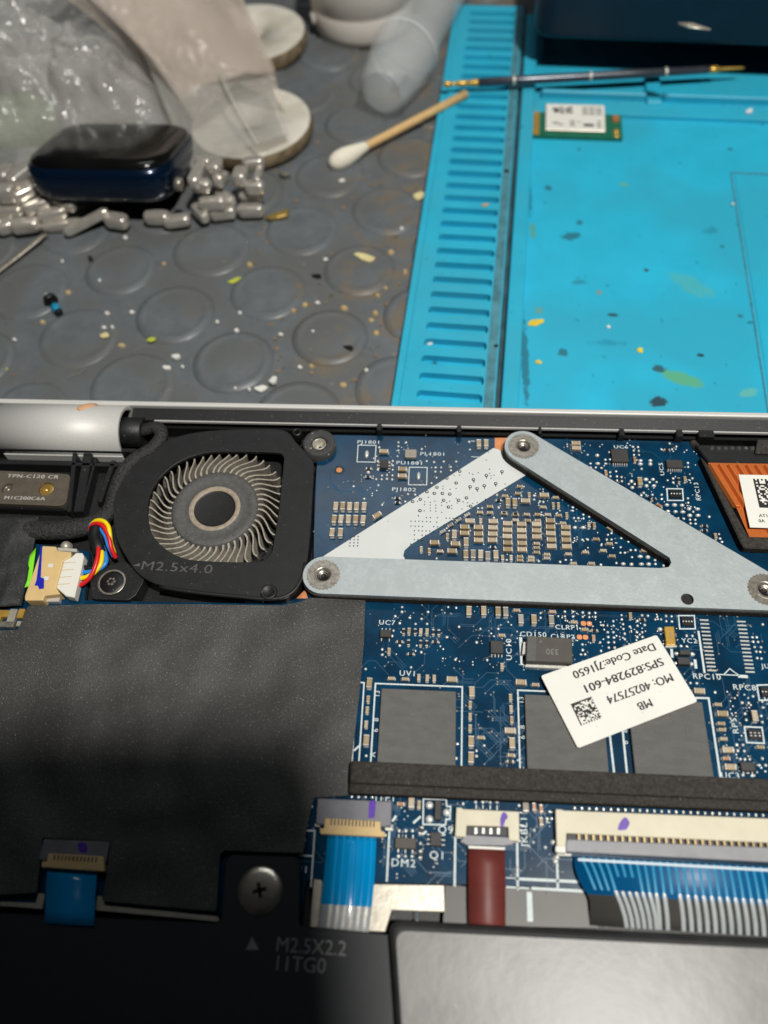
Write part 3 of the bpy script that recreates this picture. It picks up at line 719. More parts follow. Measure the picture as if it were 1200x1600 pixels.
rows(RH, 'ag:513,203 773,210 384,140; a:195,132 317,138 623,205; B:475,128 965,228 348,340 636,762; Bo:783,140; b:352,605; A:512,742; d:167,285 135,400 320,285 680,150 680,190 887,138 888,178 957,138 957,180 1040,145 1040,182 1095,150 1095,185 1147,148 1147,183 1037,418 1040,465 1025,503 1060,503 225,550; R:1140,300')
rows(RI, 'B:325,232; bo:405,310; b:750,100; d:538,255 543,300 545,350 548,400 590,255 597,305 598,350 603,400 590,152 592,195 668,95 670,135 682,180 685,225 697,270 698,320 860,97 915,100 815,150 818,195 885,145 885,187 985,135 1038,135 1085,103 1137,105 1087,152 1140,155 813,255 815,300 862,255 865,300 495,190 745,203 475,430 467,350; R:860,140; D:1028,228')
rows(RJ, 'd:248,322 316,325 183,443 252,447 1045,455 1120,458 293,877 367,880 1140,190 1020,340 1070,340 1030,392 1085,395 1065,508 1110,512 1075,585 1125,590; D:128,533 312,540 122,648 303,655')
rows(RK, 'A:115,170 435,490 510,990 545,1230; B:375,360 420,625 430,710 450,838 965,955; Bo:490,1112; a:885,520; d:750,488 768,573 975,518 990,605 1000,403 637,920 720,922 650,1002 738,1007 685,1120 748,1122 815,1120 720,1340 850,1350 950,1205 1037,1205 990,1110 80,65 860,245 710,335 800,340 335,190')
rows(RL, 'b:133,158 127,222 120,305 730,190 729,260 729,328 967,148 970,215 973,280; a:120,398 740,115 735,405 735,500 975,415; B:793,383 970,488; A:964,343; R:965,525; d:812,430 767,460 767,492 655,420 648,505 120,490')
rows(RM, 'a:915,165; b:972,185; Bo:830,180; R:990,390,70 985,575,90; d:448,122 500,125 555,125 608,128 100,200 135,200 90,255 95,345 817,390 870,390 922,390 812,588 867,588 918,590 945,465 985,488; D:120,140 750,352 70,460')
rows(RN, 'ag:908,145; bo:972,150 1028,165; b:1028,268; d:855,142 1095,190 1075,245 1110,245 1075,270 418,128 515,115 572,115 628,115 683,115 975,335 968,430 1060,470 570,105 600,105; D:1125,430 1150,548 1140,580')
# big solder blobs inside the two jumpers
for px, py in ((573, 709), (654, 743)): dot(px, py, .38, .85, .35)
rd_ = random.Random(77)
for (x0_, y0_, x1_, y1_, n_) in ((690, 760, 1000, 870, 70), (880, 690, 1090, 850, 80), (590, 950, 820, 1045, 40), (870, 958, 1060, 1010, 60), (1130, 1060, 1200, 1215, 40), (500, 1250, 870, 1370, 25), (560, 690, 720, 790, 30)):
    for k in range(n_):
        px, py = rd_.uniform(x0_, x1_), rd_.uniform(y0_, y1_)
        q = P(px, py); r_ = rd_.uniform(.09, .17); joints.blob((q.x, q.y, 0), r_, r_, .09, 6)
        if rd_.random() < .6: joints.blob((q.x+rd_.choice((-.45, .45, 0)), q.y+rd_.choice((-.45, .45)), 0), r_, r_, .09, 6)
stuff(joints.build('solder_joints', ['solder'], brd))

# fine traces and vias of the board itself
tr = MB(); vi = MB(); rt_ = random.Random(21)
zones = [((500, 690), (1080, 860)), ((575, 950), (1200, 1070)), ((725, 1060), (820, 1190)), ((500, 1250), (870, 1375)), ((1110, 1060), (1200, 1220))]
for k in range(210):
    z_ = zones[rt_.choice((0, 0, 1, 1, 1, 2, 3, 3, 4))]; px, py = rt_.uniform(z_[0][0], z_[1][0]), rt_.uniform(z_[0][1], z_[1][1])
    q = P(px, py); x, y = q.x, q.y; a = rt_.choice((0, 90, 45, 135, 180, 270)); zz = rt_.uniform(.004, .012); nb = rt_.choice((1, 1, 2, 3))
    for b_ in range(nb):
        x_, y_ = x+b_*.26, y+b_*.26; a_ = a
        for sg in range(rt_.randint(1, 3)):
            L_ = rt_.uniform(.8, 4.0); dx_, dy_ = math.cos(math.radians(a_))*L_, math.sin(math.radians(a_))*L_
            tr.box((x_+dx_/2, y_+dy_/2, 0), (L_+.1, .11, zz), rz=math.radians(a_)); x_ += dx_; y_ += dy_; a_ += rt_.choice((45, -45))
            zz += .0006
        vi.blob((x_, y_, 0), .14, .14, .05, 8)
for k in range(150):
    z_ = zones[rt_.choice((0, 1, 1, 3))]; q = P(rt_.uniform(z_[0][0], z_[1][0]), rt_.uniform(z_[0][1], z_[1][1])); vi.blob((q.x, q.y, 0), .1, .1, .05, 6)
stuff(tr.build('copper_traces', ['trace'], brd)); stuff(vi.build('vias', ['cap_grey'], brd))

# chips with legs
ic(*RA(800, 430), 1.45, 1.75, .75, name='chip', pins=(('e', 3, .6), ('w', 3, .6)))
ic(*RE(590, 275), 2.9, 2.75, .75, pins=(('s', 7, .38),))
ic(*RF(325, 325), 2.8, 1.7, .7, pins=(('s', 7, .36),))
ic(*RG(283, 328), 1.75, 1.3, .8, pins=(('n', 3, .6), ('s', 2, 1.2)))
ic(*RH(308, 440), 2.0, 2.1, .7, pins=(('s', 4, .5),))
ic(*RJ(230, 518), 1.7, .85, .8); ic(*RJ(215, 618), 1.9, 1.2, .8)
ic(*RK(790, 1222), 2.0, 1.3, .7, pins=(('s', 2, 1.2),))
ic(*RM(868, 487), 2.9, 1.45, .8, m='chip_tan', pins=(('n', 3, .95), ('s', 3, .95)))
ic(*RM(1105, 455), 1.6, 1.8, .7, pins=(('e', 3, .6), ('w', 3, .6)))
ic(*RM(1122, 228), 1.0, 2.6, .8)
q = P(*RM(1055, 190)); 
mb = MB(); q = P(*RA(1078, 320), .9); mb.box((q.x, q.y, .03), (2.1, 1.75, .9)); mb.build('inductor', ['cap_grey'], brd, bevel=.2, seg=2)
mb = MB()
for X, Y in ((1055, 190), (1055, 300), (1190, 248)):
    q = P(*RM(X, Y)); mb.blob((q.x, q.y, 0), .55, .55, .32)
mb.build('solder_pad', ['solder'], brd)
# resistor arrays drawn as a framed block of tiny pads
def array(pts, nx, ny):
    ws = [P(x, y, 0) for x, y in pts]; line(pts, .2, closed=True)
    cx = sum(w.x for w in ws)/4; cy = sum(w.y for w in ws)/4; w_ = (ws[1]-ws[0]).length*.72; h_ = (ws[3]-ws[0]).length*.72
    mb = MB(); mb.box((cx, cy, .02), (w_, h_*.9, .32)); o = mb.build('resistor_array', ['resistor'], brd, bevel=.05)
    mb = MB()
    for i in range(nx):
        for j in range(ny): mb.blob((cx+w_*((i+.5)/nx-.5), cy+h_*((j+.5)/ny-.5), .3 if 0 < j < ny-1 else .1), w_/nx*.34, h_/ny*.3, .16, 6)
    stuff(mb.build('array_pads', ['solder'], o))
array([RF(252, 562), RF(398, 564), RF(406, 673), RF(258, 672)], 4, 3)
array([RJ(150, 90), RJ(335, 90), RJ(348, 245), RJ(165, 245)], 4, 3)
array([RK(738, 672), RK(982, 682), RK(1013, 903), RK(770, 890)], 3, 4)
array([RK(912, 95), RK(1150, 88), RK(1180, 300), RK(945, 305)], 4, 3)
# polymer capacitor, crystal
tq = [(824, 993), (893, 996), (896, 1032), (822, 1031)]
mb = MB(); pp(mb, [(824, 993), (894, 997), (895, 1036), (822, 1033)], .25, 1.9)
tc = mb.build('polymer_capacitor', ['chip_tan'], brd, bevel=.12)
mb = MB(); pp(mb, [(824.5, 993.6), (838, 994.4), (836.5, 1033), (822.6, 1032.4)], 1.88, 1.925); mb.build('polarity_band', ['chip_memory'], tc)
mb = MB(); pp(mb, [(822, 1036), (898, 1039), (899, 1046), (820, 1042)], .02, .5); mb.build('terminal', ['tin'], tc, bevel=.05)
mb = MB(); pp(mb, [(818, 1003), (824, 1003), (822, 1022), (816, 1022)], .02, 1.0); mb.build('terminal', ['tin'], tc)
text('330', 863, 1018, 1.94, 1.15, 'ink_grey', tc, rz=PI, name='printed_text'); text('e', 845, 1003, 1.94, .7, 'ink_grey', tc, rz=PI, name='printed_text')
line([(813.5, 998), (815.5, 1037)], .45)
line([RJ(70, 495), RJ(76, 568)], .4); line([RJ(345, 618), RJ(355, 695)], .4)
mb = MB(); pp(mb, [RI(1068, 202), RI(1160, 200), RI(1178, 375), RI(1085, 378)], .1, .75); cry = mb.build('crystal', ['gold'], brd, bevel=.12, seg=2)
mb = MB(); pp(mb, [RI(1078, 385), RI(1185, 380), RI(1186, 396), RI(1080, 400)], .02, .5); mb.build('terminal', ['tin'], cry)
text('24.0', *RI(1128, 285), .765, .5, 'ink_grey', cry, rz=-PI/2, name='printed_text')
# copper test pads and fiducial
for (x, y, rx, ry) in ((530, 734.5, .52, .52),):
    q = P(x, y); mb = MB(); mb.prism(circ(q.x, q.y, .95, 24), .003, .008); mb.build('fiducial_ring', ['pcb_edge'], brd)
    mb = MB(); mb.prism(circ(q.x, q.y, rx, 24), .004, .03); mb.build('fiducial', ['copper_pad'], brd)
for X, Y in ((1070, 242), (1037, 358)):
    q = P(*RH(X, Y))
    for s_ in (-1, 1): mb = MB(); mb.prism(rrect(q.x+s_*.45, q.y, .78, .75, .3), .004, .04); mb.build('copper_pad', ['copper_pad'], brd)
mb = MB(); pp(mb, [(773, 684), (795, 684), (792, 704), (773, 706)], .004, .05); mb.build('copper_pad', ['copper_pad'], brd)
mb = MB(); pp(mb, [(463, 935), (477, 921), (481, 935)], .004, .05); mb.build('copper_pad', ['copper_pad'], brd)
# empty footprint with two rows of tinned pads
for k in range(14):
    for (a, b) in (((450, 142), (540, 732)), ((885, 160), (990, 750))):
        x, y = a[0]+(b[0]-a[0])*k/13, a[1]+(b[1]-a[1])*k/13; q = P(*RJ(x, y))
        mb = MB(); mb.box((q.x, q.y, .005), (1.35, .27, .09), tx=.05, ty=.05); mb.build('contact_pad', ['solder'], brd)
line([RJ(385, 280), RJ(455, 752)], .3); line([RJ(590, 778), RJ(860, 790)], .15); line([RJ(690, 772), RJ(750, 712), RJ(850, 785)], .15); line([RJ(865, 800), RJ(945, 805)], .45)
# memory chips
mem = [[(596, 1075), (712.5, 1080.5), (711.5, 1215), (588, 1210)], [(821.5, 1085), (944, 1090), (950, 1225), (823, 1220)], [(985, 1092), (1097.5, 1097), (1118, 1232), (990, 1228)]]
for m_ in mem:
    a, b, c, d = [P(x, y, .75) for x, y in m_]
    x0_, x1_ = (a.x+d.x)/2, (b.x+c.x)/2; y1_, y0_ = (a.y+b.y)/2, (c.y+d.y)/2
    mb = MB(); mb.box(((x0_+x1_)/2, (y0_+y1_)/2, .08), (x1_-x0_, y1_-y0_, .67)); mb.build('memory_chip', ['chip_memory'], brd, bevel=.08)
line([(579, 1195), (586.7, 1068), (722.3, 1073.3), (721, 1200)], .22)
line([(560, 1066), (569, 1067), (561, 1188)], .2); line([(558, 1077), (550, 1190)], .2)
line([(812.5, 1200), (809, 1078.5), (870, 1081)], .22)
line([(953, 1150), (960, 1212)], .28); line([(973, 1143), (980, 1212)], .28)
line([(1088, 1090.5), (1107, 1091), (1126, 1216)], .28)
line([(554, 1172), (562, 1165)], .28)
for tx_, x, y in (('13', 590, 1084), ('8', 588, 1124.5), ('6', 587, 1141), ('A', 583, 1179), ('13', 815, 1094), ('8', 816.5, 1136), ('6', 817, 1152), ('A', 812, 1188), ('8', 976.5, 1142), ('6', 977.5, 1160)):
    text(tx_, x, y, .04, .95, 'silk', brd, rz=PI/2, bold=.004)
for tx_, x, y, h_, r_ in (('PJ1801', 576, 691, .82, 0), ('PU1801', 640, 723.5, .82, 0), ('PJ1802', 631, 765, .82, 0), ('PL1801', 676, 709.5, .82, 0), ('UC6', 970, 698.5, .75, 0), ('UC5', 1034, 733, .8, 1),
                        ('RPC13', 1090, 768, .85, 1), ('UC7', 604.5, 973, .9, 0), ('UV1', 637, 1052.5, .95, 0), ('UC10', 795.5, 1015, .95, 1), ('CD150', 833, 991.5, .9, 0), ('CLRP1', 886, 980.5, .85, 0), ('CLRP2', 879, 995, .85, 0),
                        ('YC2', 1077, 1001.5, .85, 0), ('RPC10', 1104, 1057.5, .95, 0), ('RPC8', 1163, 1074.5, .95, 0), ('RP5', 1148.5, 1134, .95, 1), ('UC3', 1141, 1212, .9, 0), ('JTP1', 602, 1247, 1.0, 0),
                        ('Q9', 696, 1297, 1.1, 0), ('Q1', 683, 1337, 1.1, 0), ('DM2', 630, 1349, 1.1, 0), ('JKBL1', 819.5, 1299, 1.0, 1), ('JU', 1196, 1041, .8, 0), ('N1', 471, 1359, 1.0, 0)):
    text(tx_, x, y, .04, h_*1.12, 'silk', brd, rz=r_*PI/2, bold=.006, space=1.16, sx=1.3 if h_ < .83 and y < 800 else 1.1)
line([RA(530, 238), RA(717, 240), RA(707, 415), RA(519, 412)], .16, closed=True)
line([RA(1064, 468), RB(183, 470), RB(178, 652), RA(1055, 650)], .16, closed=True)
line([RM(1008, 140), RM(1185, 145), RM(1190, 200), RM(1220, 200), RM(1215, 300), RM(1185, 300), RM(1180, 345), RM(1005, 340)], .2, closed=True)
for a, b in (((790, 280), (770, 310)), ((980, 285), (935, 325)), ((1025, 400), (1005, 415))): line([RM(*a), RM(*b)], .3)
line([RM(70, 388), RM(160, 390), RM(130, 825)], .2); line([RM(45, 582), RM(145, 588)], .2); line([RM(742, 400), RM(722, 780)], .25)
line([RN(357, 400), RN(352, 765)], .28); line([RN(840, 430), RN(845, 795)], .28); line([RN(1150, 520), RN(1158, 780)], .28)
line([RN(755, 708), RN(840, 711)], .12)
line([RN(835, 716), RN(1385, 742)], .34); line([RN(760, 780), RN(930, 790)], .2); line([RN(960, 790), RN(1420, 816)], .34)
for a, b in (((850, 292), (895, 300)), ((860, 198), (900, 202)), ((1090, 195), (1115, 195)), ((520, 140), (520, 165)), ((573, 143), (573, 165)), ((630, 146), (630, 170)), ((683, 148), (683, 175))): line([RN(*a), RN(*b)], .16)
for a, b in (((640, 195), (700, 197)), ((645, 358), (720, 362))): line([RB(*a), RB(*b)], .12)

# --- connectors
# touchpad connector
mb = MB(); pp(mb, [(496, 1247), (612, 1252), (611, 1290), (599, 1292), (497, 1288), (493, 1286)], .02, 1.2)
c1 = mb.build('touchpad_connector', ['connector_grey'], brd, bevel=.12)
mb = MB(); pp(mb, [(507, 1278), (594, 1283), (595, 1298), (602, 1300), (601, 1308), (500, 1303), (499, 1294), (506, 1294)], .3, 1.5); mb.build('latch', ['ivory_tan'], c1, bevel=.1)
for k in range(13):
    q = P(518+k*5.55, 1280.5+k*.3, 1.5); mb = MB(); mb.box((q.x, q.y-.3, 1.46), (.16, .75, .08)); mb.build('slot', ['connector_dark'], c1)
mb = MB(); pp(mb, [(577, 1251), (588, 1251.5), (585, 1278), (575, 1278)], 1.19, 1.225); mb.build('ink_mark', ['ink_purple'], c1)
mb = MB(); pp(mb, [(492, 1287), (500, 1288), (500, 1292), (492, 1291)], .01, .3); pp(mb, [(602, 1293), (614, 1294), (614, 1298), (602, 1297)], .01, .3); mb.build('tab', ['tin'], c1)
# backlight connector
mb = MB(); pp(mb, [(713, 1261), (722, 1262), (723, 1264), (811, 1268), (812, 1315), (795, 1313), (794, 1292), (729, 1290), (728, 1308), (711, 1307)], .02, 1.15)
c2 = mb.build('backlight_connector', ['ivory'], brd, bevel=.1)
mb = MB(); pp(mb, [(729, 1292), (794, 1294), (794, 1306), (728, 1304)], .05, .5); mb.build('well', ['connector_dark'], c2)
for k in range(4):
    q = P(743.5+k*11.7, 1298+k*.3, .6); mb = MB(); mb.box((q.x, q.y, .5), (.5, .8, .22), tx=.06); mb.build('pin', ['solder'], c2, bevel=.04)
mb = MB(); pp(mb, [(727, 1304), (796, 1308), (804, 1314), (803, 1319), (788, 1322), (730, 1321), (718, 1315), (722, 1310)], .2, .95); mb.build('latch', ['latch_grey'], c2, bevel=.12)
mb = MB(); pp(mb, [(732, 1321.5), (789, 1324), (789, 1328), (732, 1325.5)], .3, .99); mb.build('latch_edge', ['white_plastic'], c2)
mb = MB(); mb.prism(smoothpoly([P2(*RN(X, Y), 1.15) for X, Y in ((725, 200), (750, 200), (767, 235), (745, 265), (735, 305), (712, 305), (708, 250))], 3), 1.14, 1.175); mb.build('ink_mark', ['ink_purple'], c2)
mb = MB(); pp(mb, [(709, 1305), (728, 1307), (728, 1310), (709, 1309)], .01, .35); pp(mb, [(795, 1312), (813, 1312), (813, 1316), (795, 1316)], .01, .35); mb.build('tab', ['white_plastic'], c2)
# long keyboard connector
def lk(x): return (x-868)*.0385
mb = MB(); pp(mb, [(868, 1264), (878, 1264.5), (880, 1266), (1300, 1266+lk(1300)), (1300, 1305+lk(1300)), (885, 1302), (885, 1334), (870, 1333)], .02, 1.25)
c3 = mb.build('keyboard_connector', ['ivory'], brd, bevel=.12)
mb = MB(); pp(mb, [(886, 1304), (1300, 1304+lk(1300)), (1300, 1322+lk(1300)), (886, 1322)], .05, .55); mb.build('well', ['connector_dark'], c3)
for k in range(30):
    px = 904.5+k*11.35
    if px > 1235: break
    q = P(px, 1299.5+lk(px)*1.05, 1.25); mb = MB(); mb.box((q.x, q.y-.55, .5), (.38, 1.15, .62), tx=.05); mb.build('pin', ['pin_bronze'], c3)
    q = P(px-6, 1264.6+lk(px), .5); mb = MB(); mb.box((q.x, q.y+.3, .01), (.34, .5, .4), tx=.06, ty=.1); mb.build('pin', ['tin'], c3)
mb = MB(); pp(mb, [(886, 1311), (1300, 1311+lk(1300)), (1300, 1336+lk(1300)), (884, 1331), (884, 1318)], .4, 1.45); mb.build('latch', ['latch_grey'], c3, bevel=.15, seg=2)
mb = MB(); mb.prism(smoothpoly([P2(*zm(860, 1240, .16667)(X, Y), 1.25) for X, Y in ((690, 225), (715, 228), (742, 275), (725, 315), (705, 340), (635, 340), (640, 300), (655, 265))], 3), 1.24, 1.28); mb.build('ink_mark', ['ink_purple'], c3)
mb = MB(); pp(mb, [(868, 1322), (884, 1323), (884, 1332), (868, 1331)], .3, 1.3); pp(mb, [(870, 1333), (893, 1334), (893, 1337.5), (870, 1336.5)], .01, .4); mb.build('tab', ['white_plastic'], c3, bevel=.05)
# connector in the shadow at lower left
mb = MB(); pp(mb, [(68, 1311), (172, 1315), (165, 1350), (60, 1344)], .3, 1.3); c4 = mb.build('small_connector', ['connector_grey'], brd, bevel=.1)
mb = MB(); pp(mb, [(75, 1333), (161, 1338), (163, 1362), (64, 1355), (65, 1346), (73, 1346)], .3, 1.6); mb.build('latch', ['ivory_tan'], c4, bevel=.1)
for k in range(12):
    q = P(86+k*5.9, 1336.5+k*.35, 1.6); mb = MB(); mb.box((q.x, q.y-.25, 1.56), (.18, .6, .08)); mb.build('slot', ['connector_dark'], c4)
mb = MB(); mb.prism(smoothpoly([P2(x, y, 1.3) for x, y in ((122, 1318), (135, 1318), (136, 1332), (124, 1330))], 3), 1.29, 1.325); mb.build('ink_mark', ['ink_purple'], c4)

# fan connector
z8 = zm(0, 800, .2)
mb = MB(); pp(mb, [z8(*p_) for p_ in ((330, 263), (438, 268), (445, 300), (556, 310), (552, 350), (492, 385), (437, 590), (470, 640), (345, 655), (335, 690), (192, 690), (192, 655))], .02, 2.2)
c5 = mb.build('fan_connector', ['ivory_tan'], brd, bevel=.18, seg=2)
for X, Y in ((395, 418), (360, 518)):
    q = P(*z8(X, Y), 2.2); mb = MB(); mb.box((q.x, q.y, 2.12), (.8, .65, .1)); mb.build('window', ['white_plastic'], c5)
mb = MB(); pp(mb, [z8(*p_) for p_ in ((318, 268), (330, 268), (318, 510), (345, 520), (342, 598), (305, 602), (295, 575), (270, 575), (285, 530))], 2.195, 2.235); mb.build('ink_mark', ['ink_blue'], c5)
mb = MB(); pp(mb, [z8(*p_) for p_ in ((445, 275), (600, 285), (600, 312), (560, 308), (452, 300))], .02, 1.2); pp(mb, [z8(*p_) for p_ in ((340, 665), (470, 652), (460, 700), (335, 700))], .02, 1.0); mb.build('solder_tab', ['tin'], c5, bevel=.1)
mb = MB(); q = P(*z8(500, 250), 1.2); mb.blob((q.x, q.y, .02), 1.0, 1.0, 1.2, 14); mb.build('solder_pin', ['nickel'], c5)
# plug with its four wires
q = P(*z8(545, 500), 0)
pl = thing('fan_plug', (q.x, q.y, .3), 'white four-way plug with red yellow blue and black fan wires', 'plug')
mb = MB(); pp(mb, [z8(*p_) for p_ in ((500, 375), (560, 350), (592, 318), (642, 318), (655, 345), (640, 420), (580, 668), (512, 655), (440, 590))], .3, 2.0); mb.build('housing', ['white_plastic'], pl, bevel=.12)
for k in range(4):
    q = P(*z8(528-k*15, 395+k*56), 2.0); mb = MB(); mb.box((q.x+.3, q.y, 1.97), (2.0, .1, .06), rz=.12); mb.build('groove', ['ivory_tan'], pl)
wz = [(('wire_red'), ((592, 578, 1.0), (650, 560, 1.2), (710, 500, 1.7), (750, 410, 2.2), (770, 300, 2.4), (752, 215, 1.8), (705, 140, 1.6), (735, 92, 2.2), (790, 100, 2.6), (830, 150, 2.5), (855, 215, 2.1), (872, 290, 1.4), (905, 360, .2))),
      (('wire_yellow'), ((600, 518, 1.0), (650, 515, 1.2), (730, 480, 1.5), (785, 410, 1.9), (797, 330, 2.0), (778, 240, 1.4), (712, 130, 1.3), (745, 72, 2.3), (805, 70, 2.8), (845, 110, 2.7), (858, 170, 2.3), (866, 240, 1.6), (895, 330, .2))),
      (('wire_blue'), ((612, 465, .9), (680, 470, 1.1), (770, 450, 1.3), (825, 400, 1.5), (825, 340, 1.5), (790, 250, 1.0), (690, 135, .9), (712, 100, 1.6), (760, 100, 1.9), (800, 150, 1.8), (828, 200, 1.5), (850, 270, 1.1), (890, 350, .1))),
      (('wire_black'), ((632, 420, .9), (700, 440, 1.0), (760, 420, 1.1), (790, 360, 1.2), (770, 260, 1.3), (735, 180, 1.5), (740, 120, 1.6), (770, 140, 1.6), (790, 210, 1.3), (810, 290, .9)))]
for m_, pts in wz:
    mb = MB(); mb.tube(spline([P(*z8(x, y), z_) for x, y, z_ in pts], 8), .37, 10); mb.build('wire', [m_], pl)
mb = MB(); mb.tube(spline([P(*z8(x, y), z_) for x, y, z_ in ((745, 120, 1.9), (735, 190, 2.0), (760, 260, 2.1), (780, 320, 1.6))], 8), [1.0]*25, 12, flat=.7); mb.build('sleeve', ['wire_black'], pl)
# gold contacts peeking out at the left edge
q = P(15, 965, .2); gs = thing('gold_contact_block', (q.x, q.y, 0), 'small block of gold and silver contacts at the left edge', 'contacts')
for (x, y, w, h, m_) in ((2, 958, 2.6, 1.2, 'gold'), (18, 962, 1.2, 2.4, 'nickel'), (32, 958, 1.0, 1.6, 'gold'), (10, 975, 2.4, 1.0, 'steel_dark'), (30, 974, 1.0, .9, 'nickel'), (-12, 972, 2.2, 2.2, 'gold')):
    q = P(x, y, .9); mb = MB(); mb.box((q.x, q.y, 0), (w, h, .9)); mb.build('contact', [m_], gs, bevel=.1)

# ================================================================ THINGS LYING ON THE BOARD
# white insulating film
mb = MB(); pp(mb, [(771, 700), (781, 703), (800, 725), (822, 742), (643, 850), (632, 860), (630, 868), (634, 876), (500, 873), (510, 866)], .02, .12)
fl = tag(mb.build('insulating_film', ['film_white'], None), 'white film strip with small dots running under the bracket', 'film')
dots = MB(); rings = MB()
for c in '798,392 833,487 623,528 658,540 715,525 833,530 848,557 880,550 848,583 465,552 520,550 348,665 347,693 422,697 485,688 195,782 83,822 157,828 157,857 217,832 263,822 215,863 273,862 215,893 273,893 217,922 273,925 335,937 333,835 387,835 417,822 333,865 440,865 440,897 485,792 495,840 557,828 603,838 657,845 703,835 603,872 545,902 152,922 90,972 995,643 790,800 92,770 820,310'.split():
    X, Y = map(float, c.split(',')); q = P(*RB(X, Y), .12); dots.prism(circ(q.x, q.y, .11, 8), .11, .15)
for c in '12,297 48,298 80,297 110,299 147,300 177,302 232,305 12,338 48,340 78,340 110,342 205,343 237,345 42,378 78,378 108,380 140,380 172,381 205,382 42,413 107,416 138,417 40,453 70,455 103,456 8,492 143,266 177,266 237,267 75,252 312,271 342,272 370,272 405,263 295,327'.split():
    X, Y = map(float, c.split(',')); q = P(*RC(X, Y), .12); dots.prism(circ(q.x, q.y, .12, 8), .11, .15)
for i in range(3):
    for j in range(4): q = P(*RA2(222+20*i+(3-j)*1.2, 662+j*16), .12); dots.prism(circ(q.x, q.y, .13, 8), .11, .15)
for c in '522,510 388,582 485,632 285,677 180,723 257,740 342,740 418,748 592,787 32,825 112,802 108,920 405,882 635,873 510,813 355,812 800,553 665,597 630,670 703,690 778,660 897,637 962,513'.split():
    X, Y = map(float, c.split(',')); q = P(*RB(X, Y), .12); rings.prism(circ(q.x, q.y, .31, 14), .11, .16, holes=[circ(q.x+.03, q.y+.03, .15, 10)])
    if Y < 700 and X > 580: rings.box((q.x+R.uniform(-.08, .08), q.y-.42, .11), (.16, .4, .05), rz=R.uniform(-.4, .4))
stuff(dots.build('printed_dots', ['via'], fl)); stuff(rings.build('printed_rings', ['via_ring'], fl))
# bracket: V-shaped plate on a foam backing
def arc_px(cx, cy, z, r, a0, a1, n=14):
    q = P(cx, cy, z); return circ(q.x, q.y, r, n, math.radians(a0), math.radians(a1))
bzp = 2.3; RBk = 3.25
L0 = P(505, 898, bzp); T0 = P(818, 697, bzp)
pl_px = [(560, 932), (1320, 957), (1320, 960-10), (1320, 958)]
def bracket_poly(z, grow=0.0):
    L_, T_ = P(505, 898, bzp), P(818, 697, bzp)
    r = RBk+grow
    pts = []
    # left round end, from top edge round to bottom edge
    pts += [(L_.x+r*math.cos(a), L_.y+r*math.sin(a)) for a in [math.radians(88+k*184/14) for k in range(15)]]
    pts += [P2(1330, 958.5, bzp)[:1]+(P2(1330, 958.5, bzp)[1]-grow,), P2(1330, 945, bzp), P2(1200, 893, bzp)]
    # upper edge of the slanting arm to the round top end
    pts += [(T_.x+r*math.cos(a), T_.y+r*math.sin(a)) for a in [math.radians(48+k*(232-48)/14) for k in range(15)]]
    e = P(1049, 879, bzp)
    pts += [(P2(1030, 861, bzp)[0]-grow*.8, P2(1030, 861, bzp)[1]-grow*.8), (P2(1046, 871, bzp)[0]-grow*.4, P2(1046, 871, bzp)[1]-grow*.2), (e.x-grow*.2, e.y), P2(1045, 886, bzp), P2(1030, 887.5, bzp)]
    return pts
bpoly = bracket_poly(bzp)
q = P(850, 880, 0)
bk = thing('heat_plate_bracket', (q.x, q.y, 0), 'V-shaped grey zinc bracket with round screw ends across the board', 'bracket')
hq = P(1074, 936, bzp)
Rt = P(1196, 921, bzp)
mb = MB(); mb.prism(bpoly, bzp-.75, bzp, holes=[circ(hq.x, hq.y, .95, 20)]+[circ(c_.x, c_.y, 1.45, 24) for c_ in (L0, T0, Rt)]); mb.build('plate', ['zinc'], bk, bevel=.14, seg=2)
mb = MB(); mb.prism(bracket_poly(bzp, .16), .18, bzp-.8); mb.build('foam_backing', ['foam'], bk)
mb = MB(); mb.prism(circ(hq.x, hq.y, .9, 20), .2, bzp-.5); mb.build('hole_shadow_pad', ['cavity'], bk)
def standoff(q):
    mb = MB(); n = 56; pr = []
    o = []
    for k in range(n):
        a = 2*PI*k/n; r = 2.72 if k % 2 else 2.5; o.append((q.x+r*math.cos(a), q.y+r*math.sin(a)))
    mb.prism(o, bzp-.1, bzp+.06, holes=[circ(q.x, q.y, 1.5, 28)])
    s_ = mb.build('knurled_standoff', ['steel_dark'], bk, bevel=.03)
    mb = MB(); mb.lathe([(1.55, .07), (1.35, .12), (1.05, -.05), (1.0, -.3), (.85, -.22), (.75, -.5), (.6, -.42), (.5, -.7), (0, -.72)], (q.x, q.y, bzp), 28, mis=[0, 0, 0, 1, 0, 1, 0, 1]); mb.build('thread', ['steel_dark', 'cavity'], s_)
for c in (L0, T0, Rt): standoff(c)
# foam strip over the memory chips
fs = thing('foam_strip', P(870, 1220, 0), 'long black foam strip lying across the memory chips', 'foam strip')
mb = MB(); pp(mb, [(548, 1188), (1320, 1222), (1320, 1256), (546, 1223)], .85, 3.0); mb.build('upper_strip', ['foam'], fs, bevel=.25, seg=2)
mb = MB(); pp(mb, [(546, 1216), (1320, 1250), (1320, 1272), (545, 1239)], .8, 2.3); mb.build('lower_strip', ['foam'], fs, bevel=.2, seg=2)
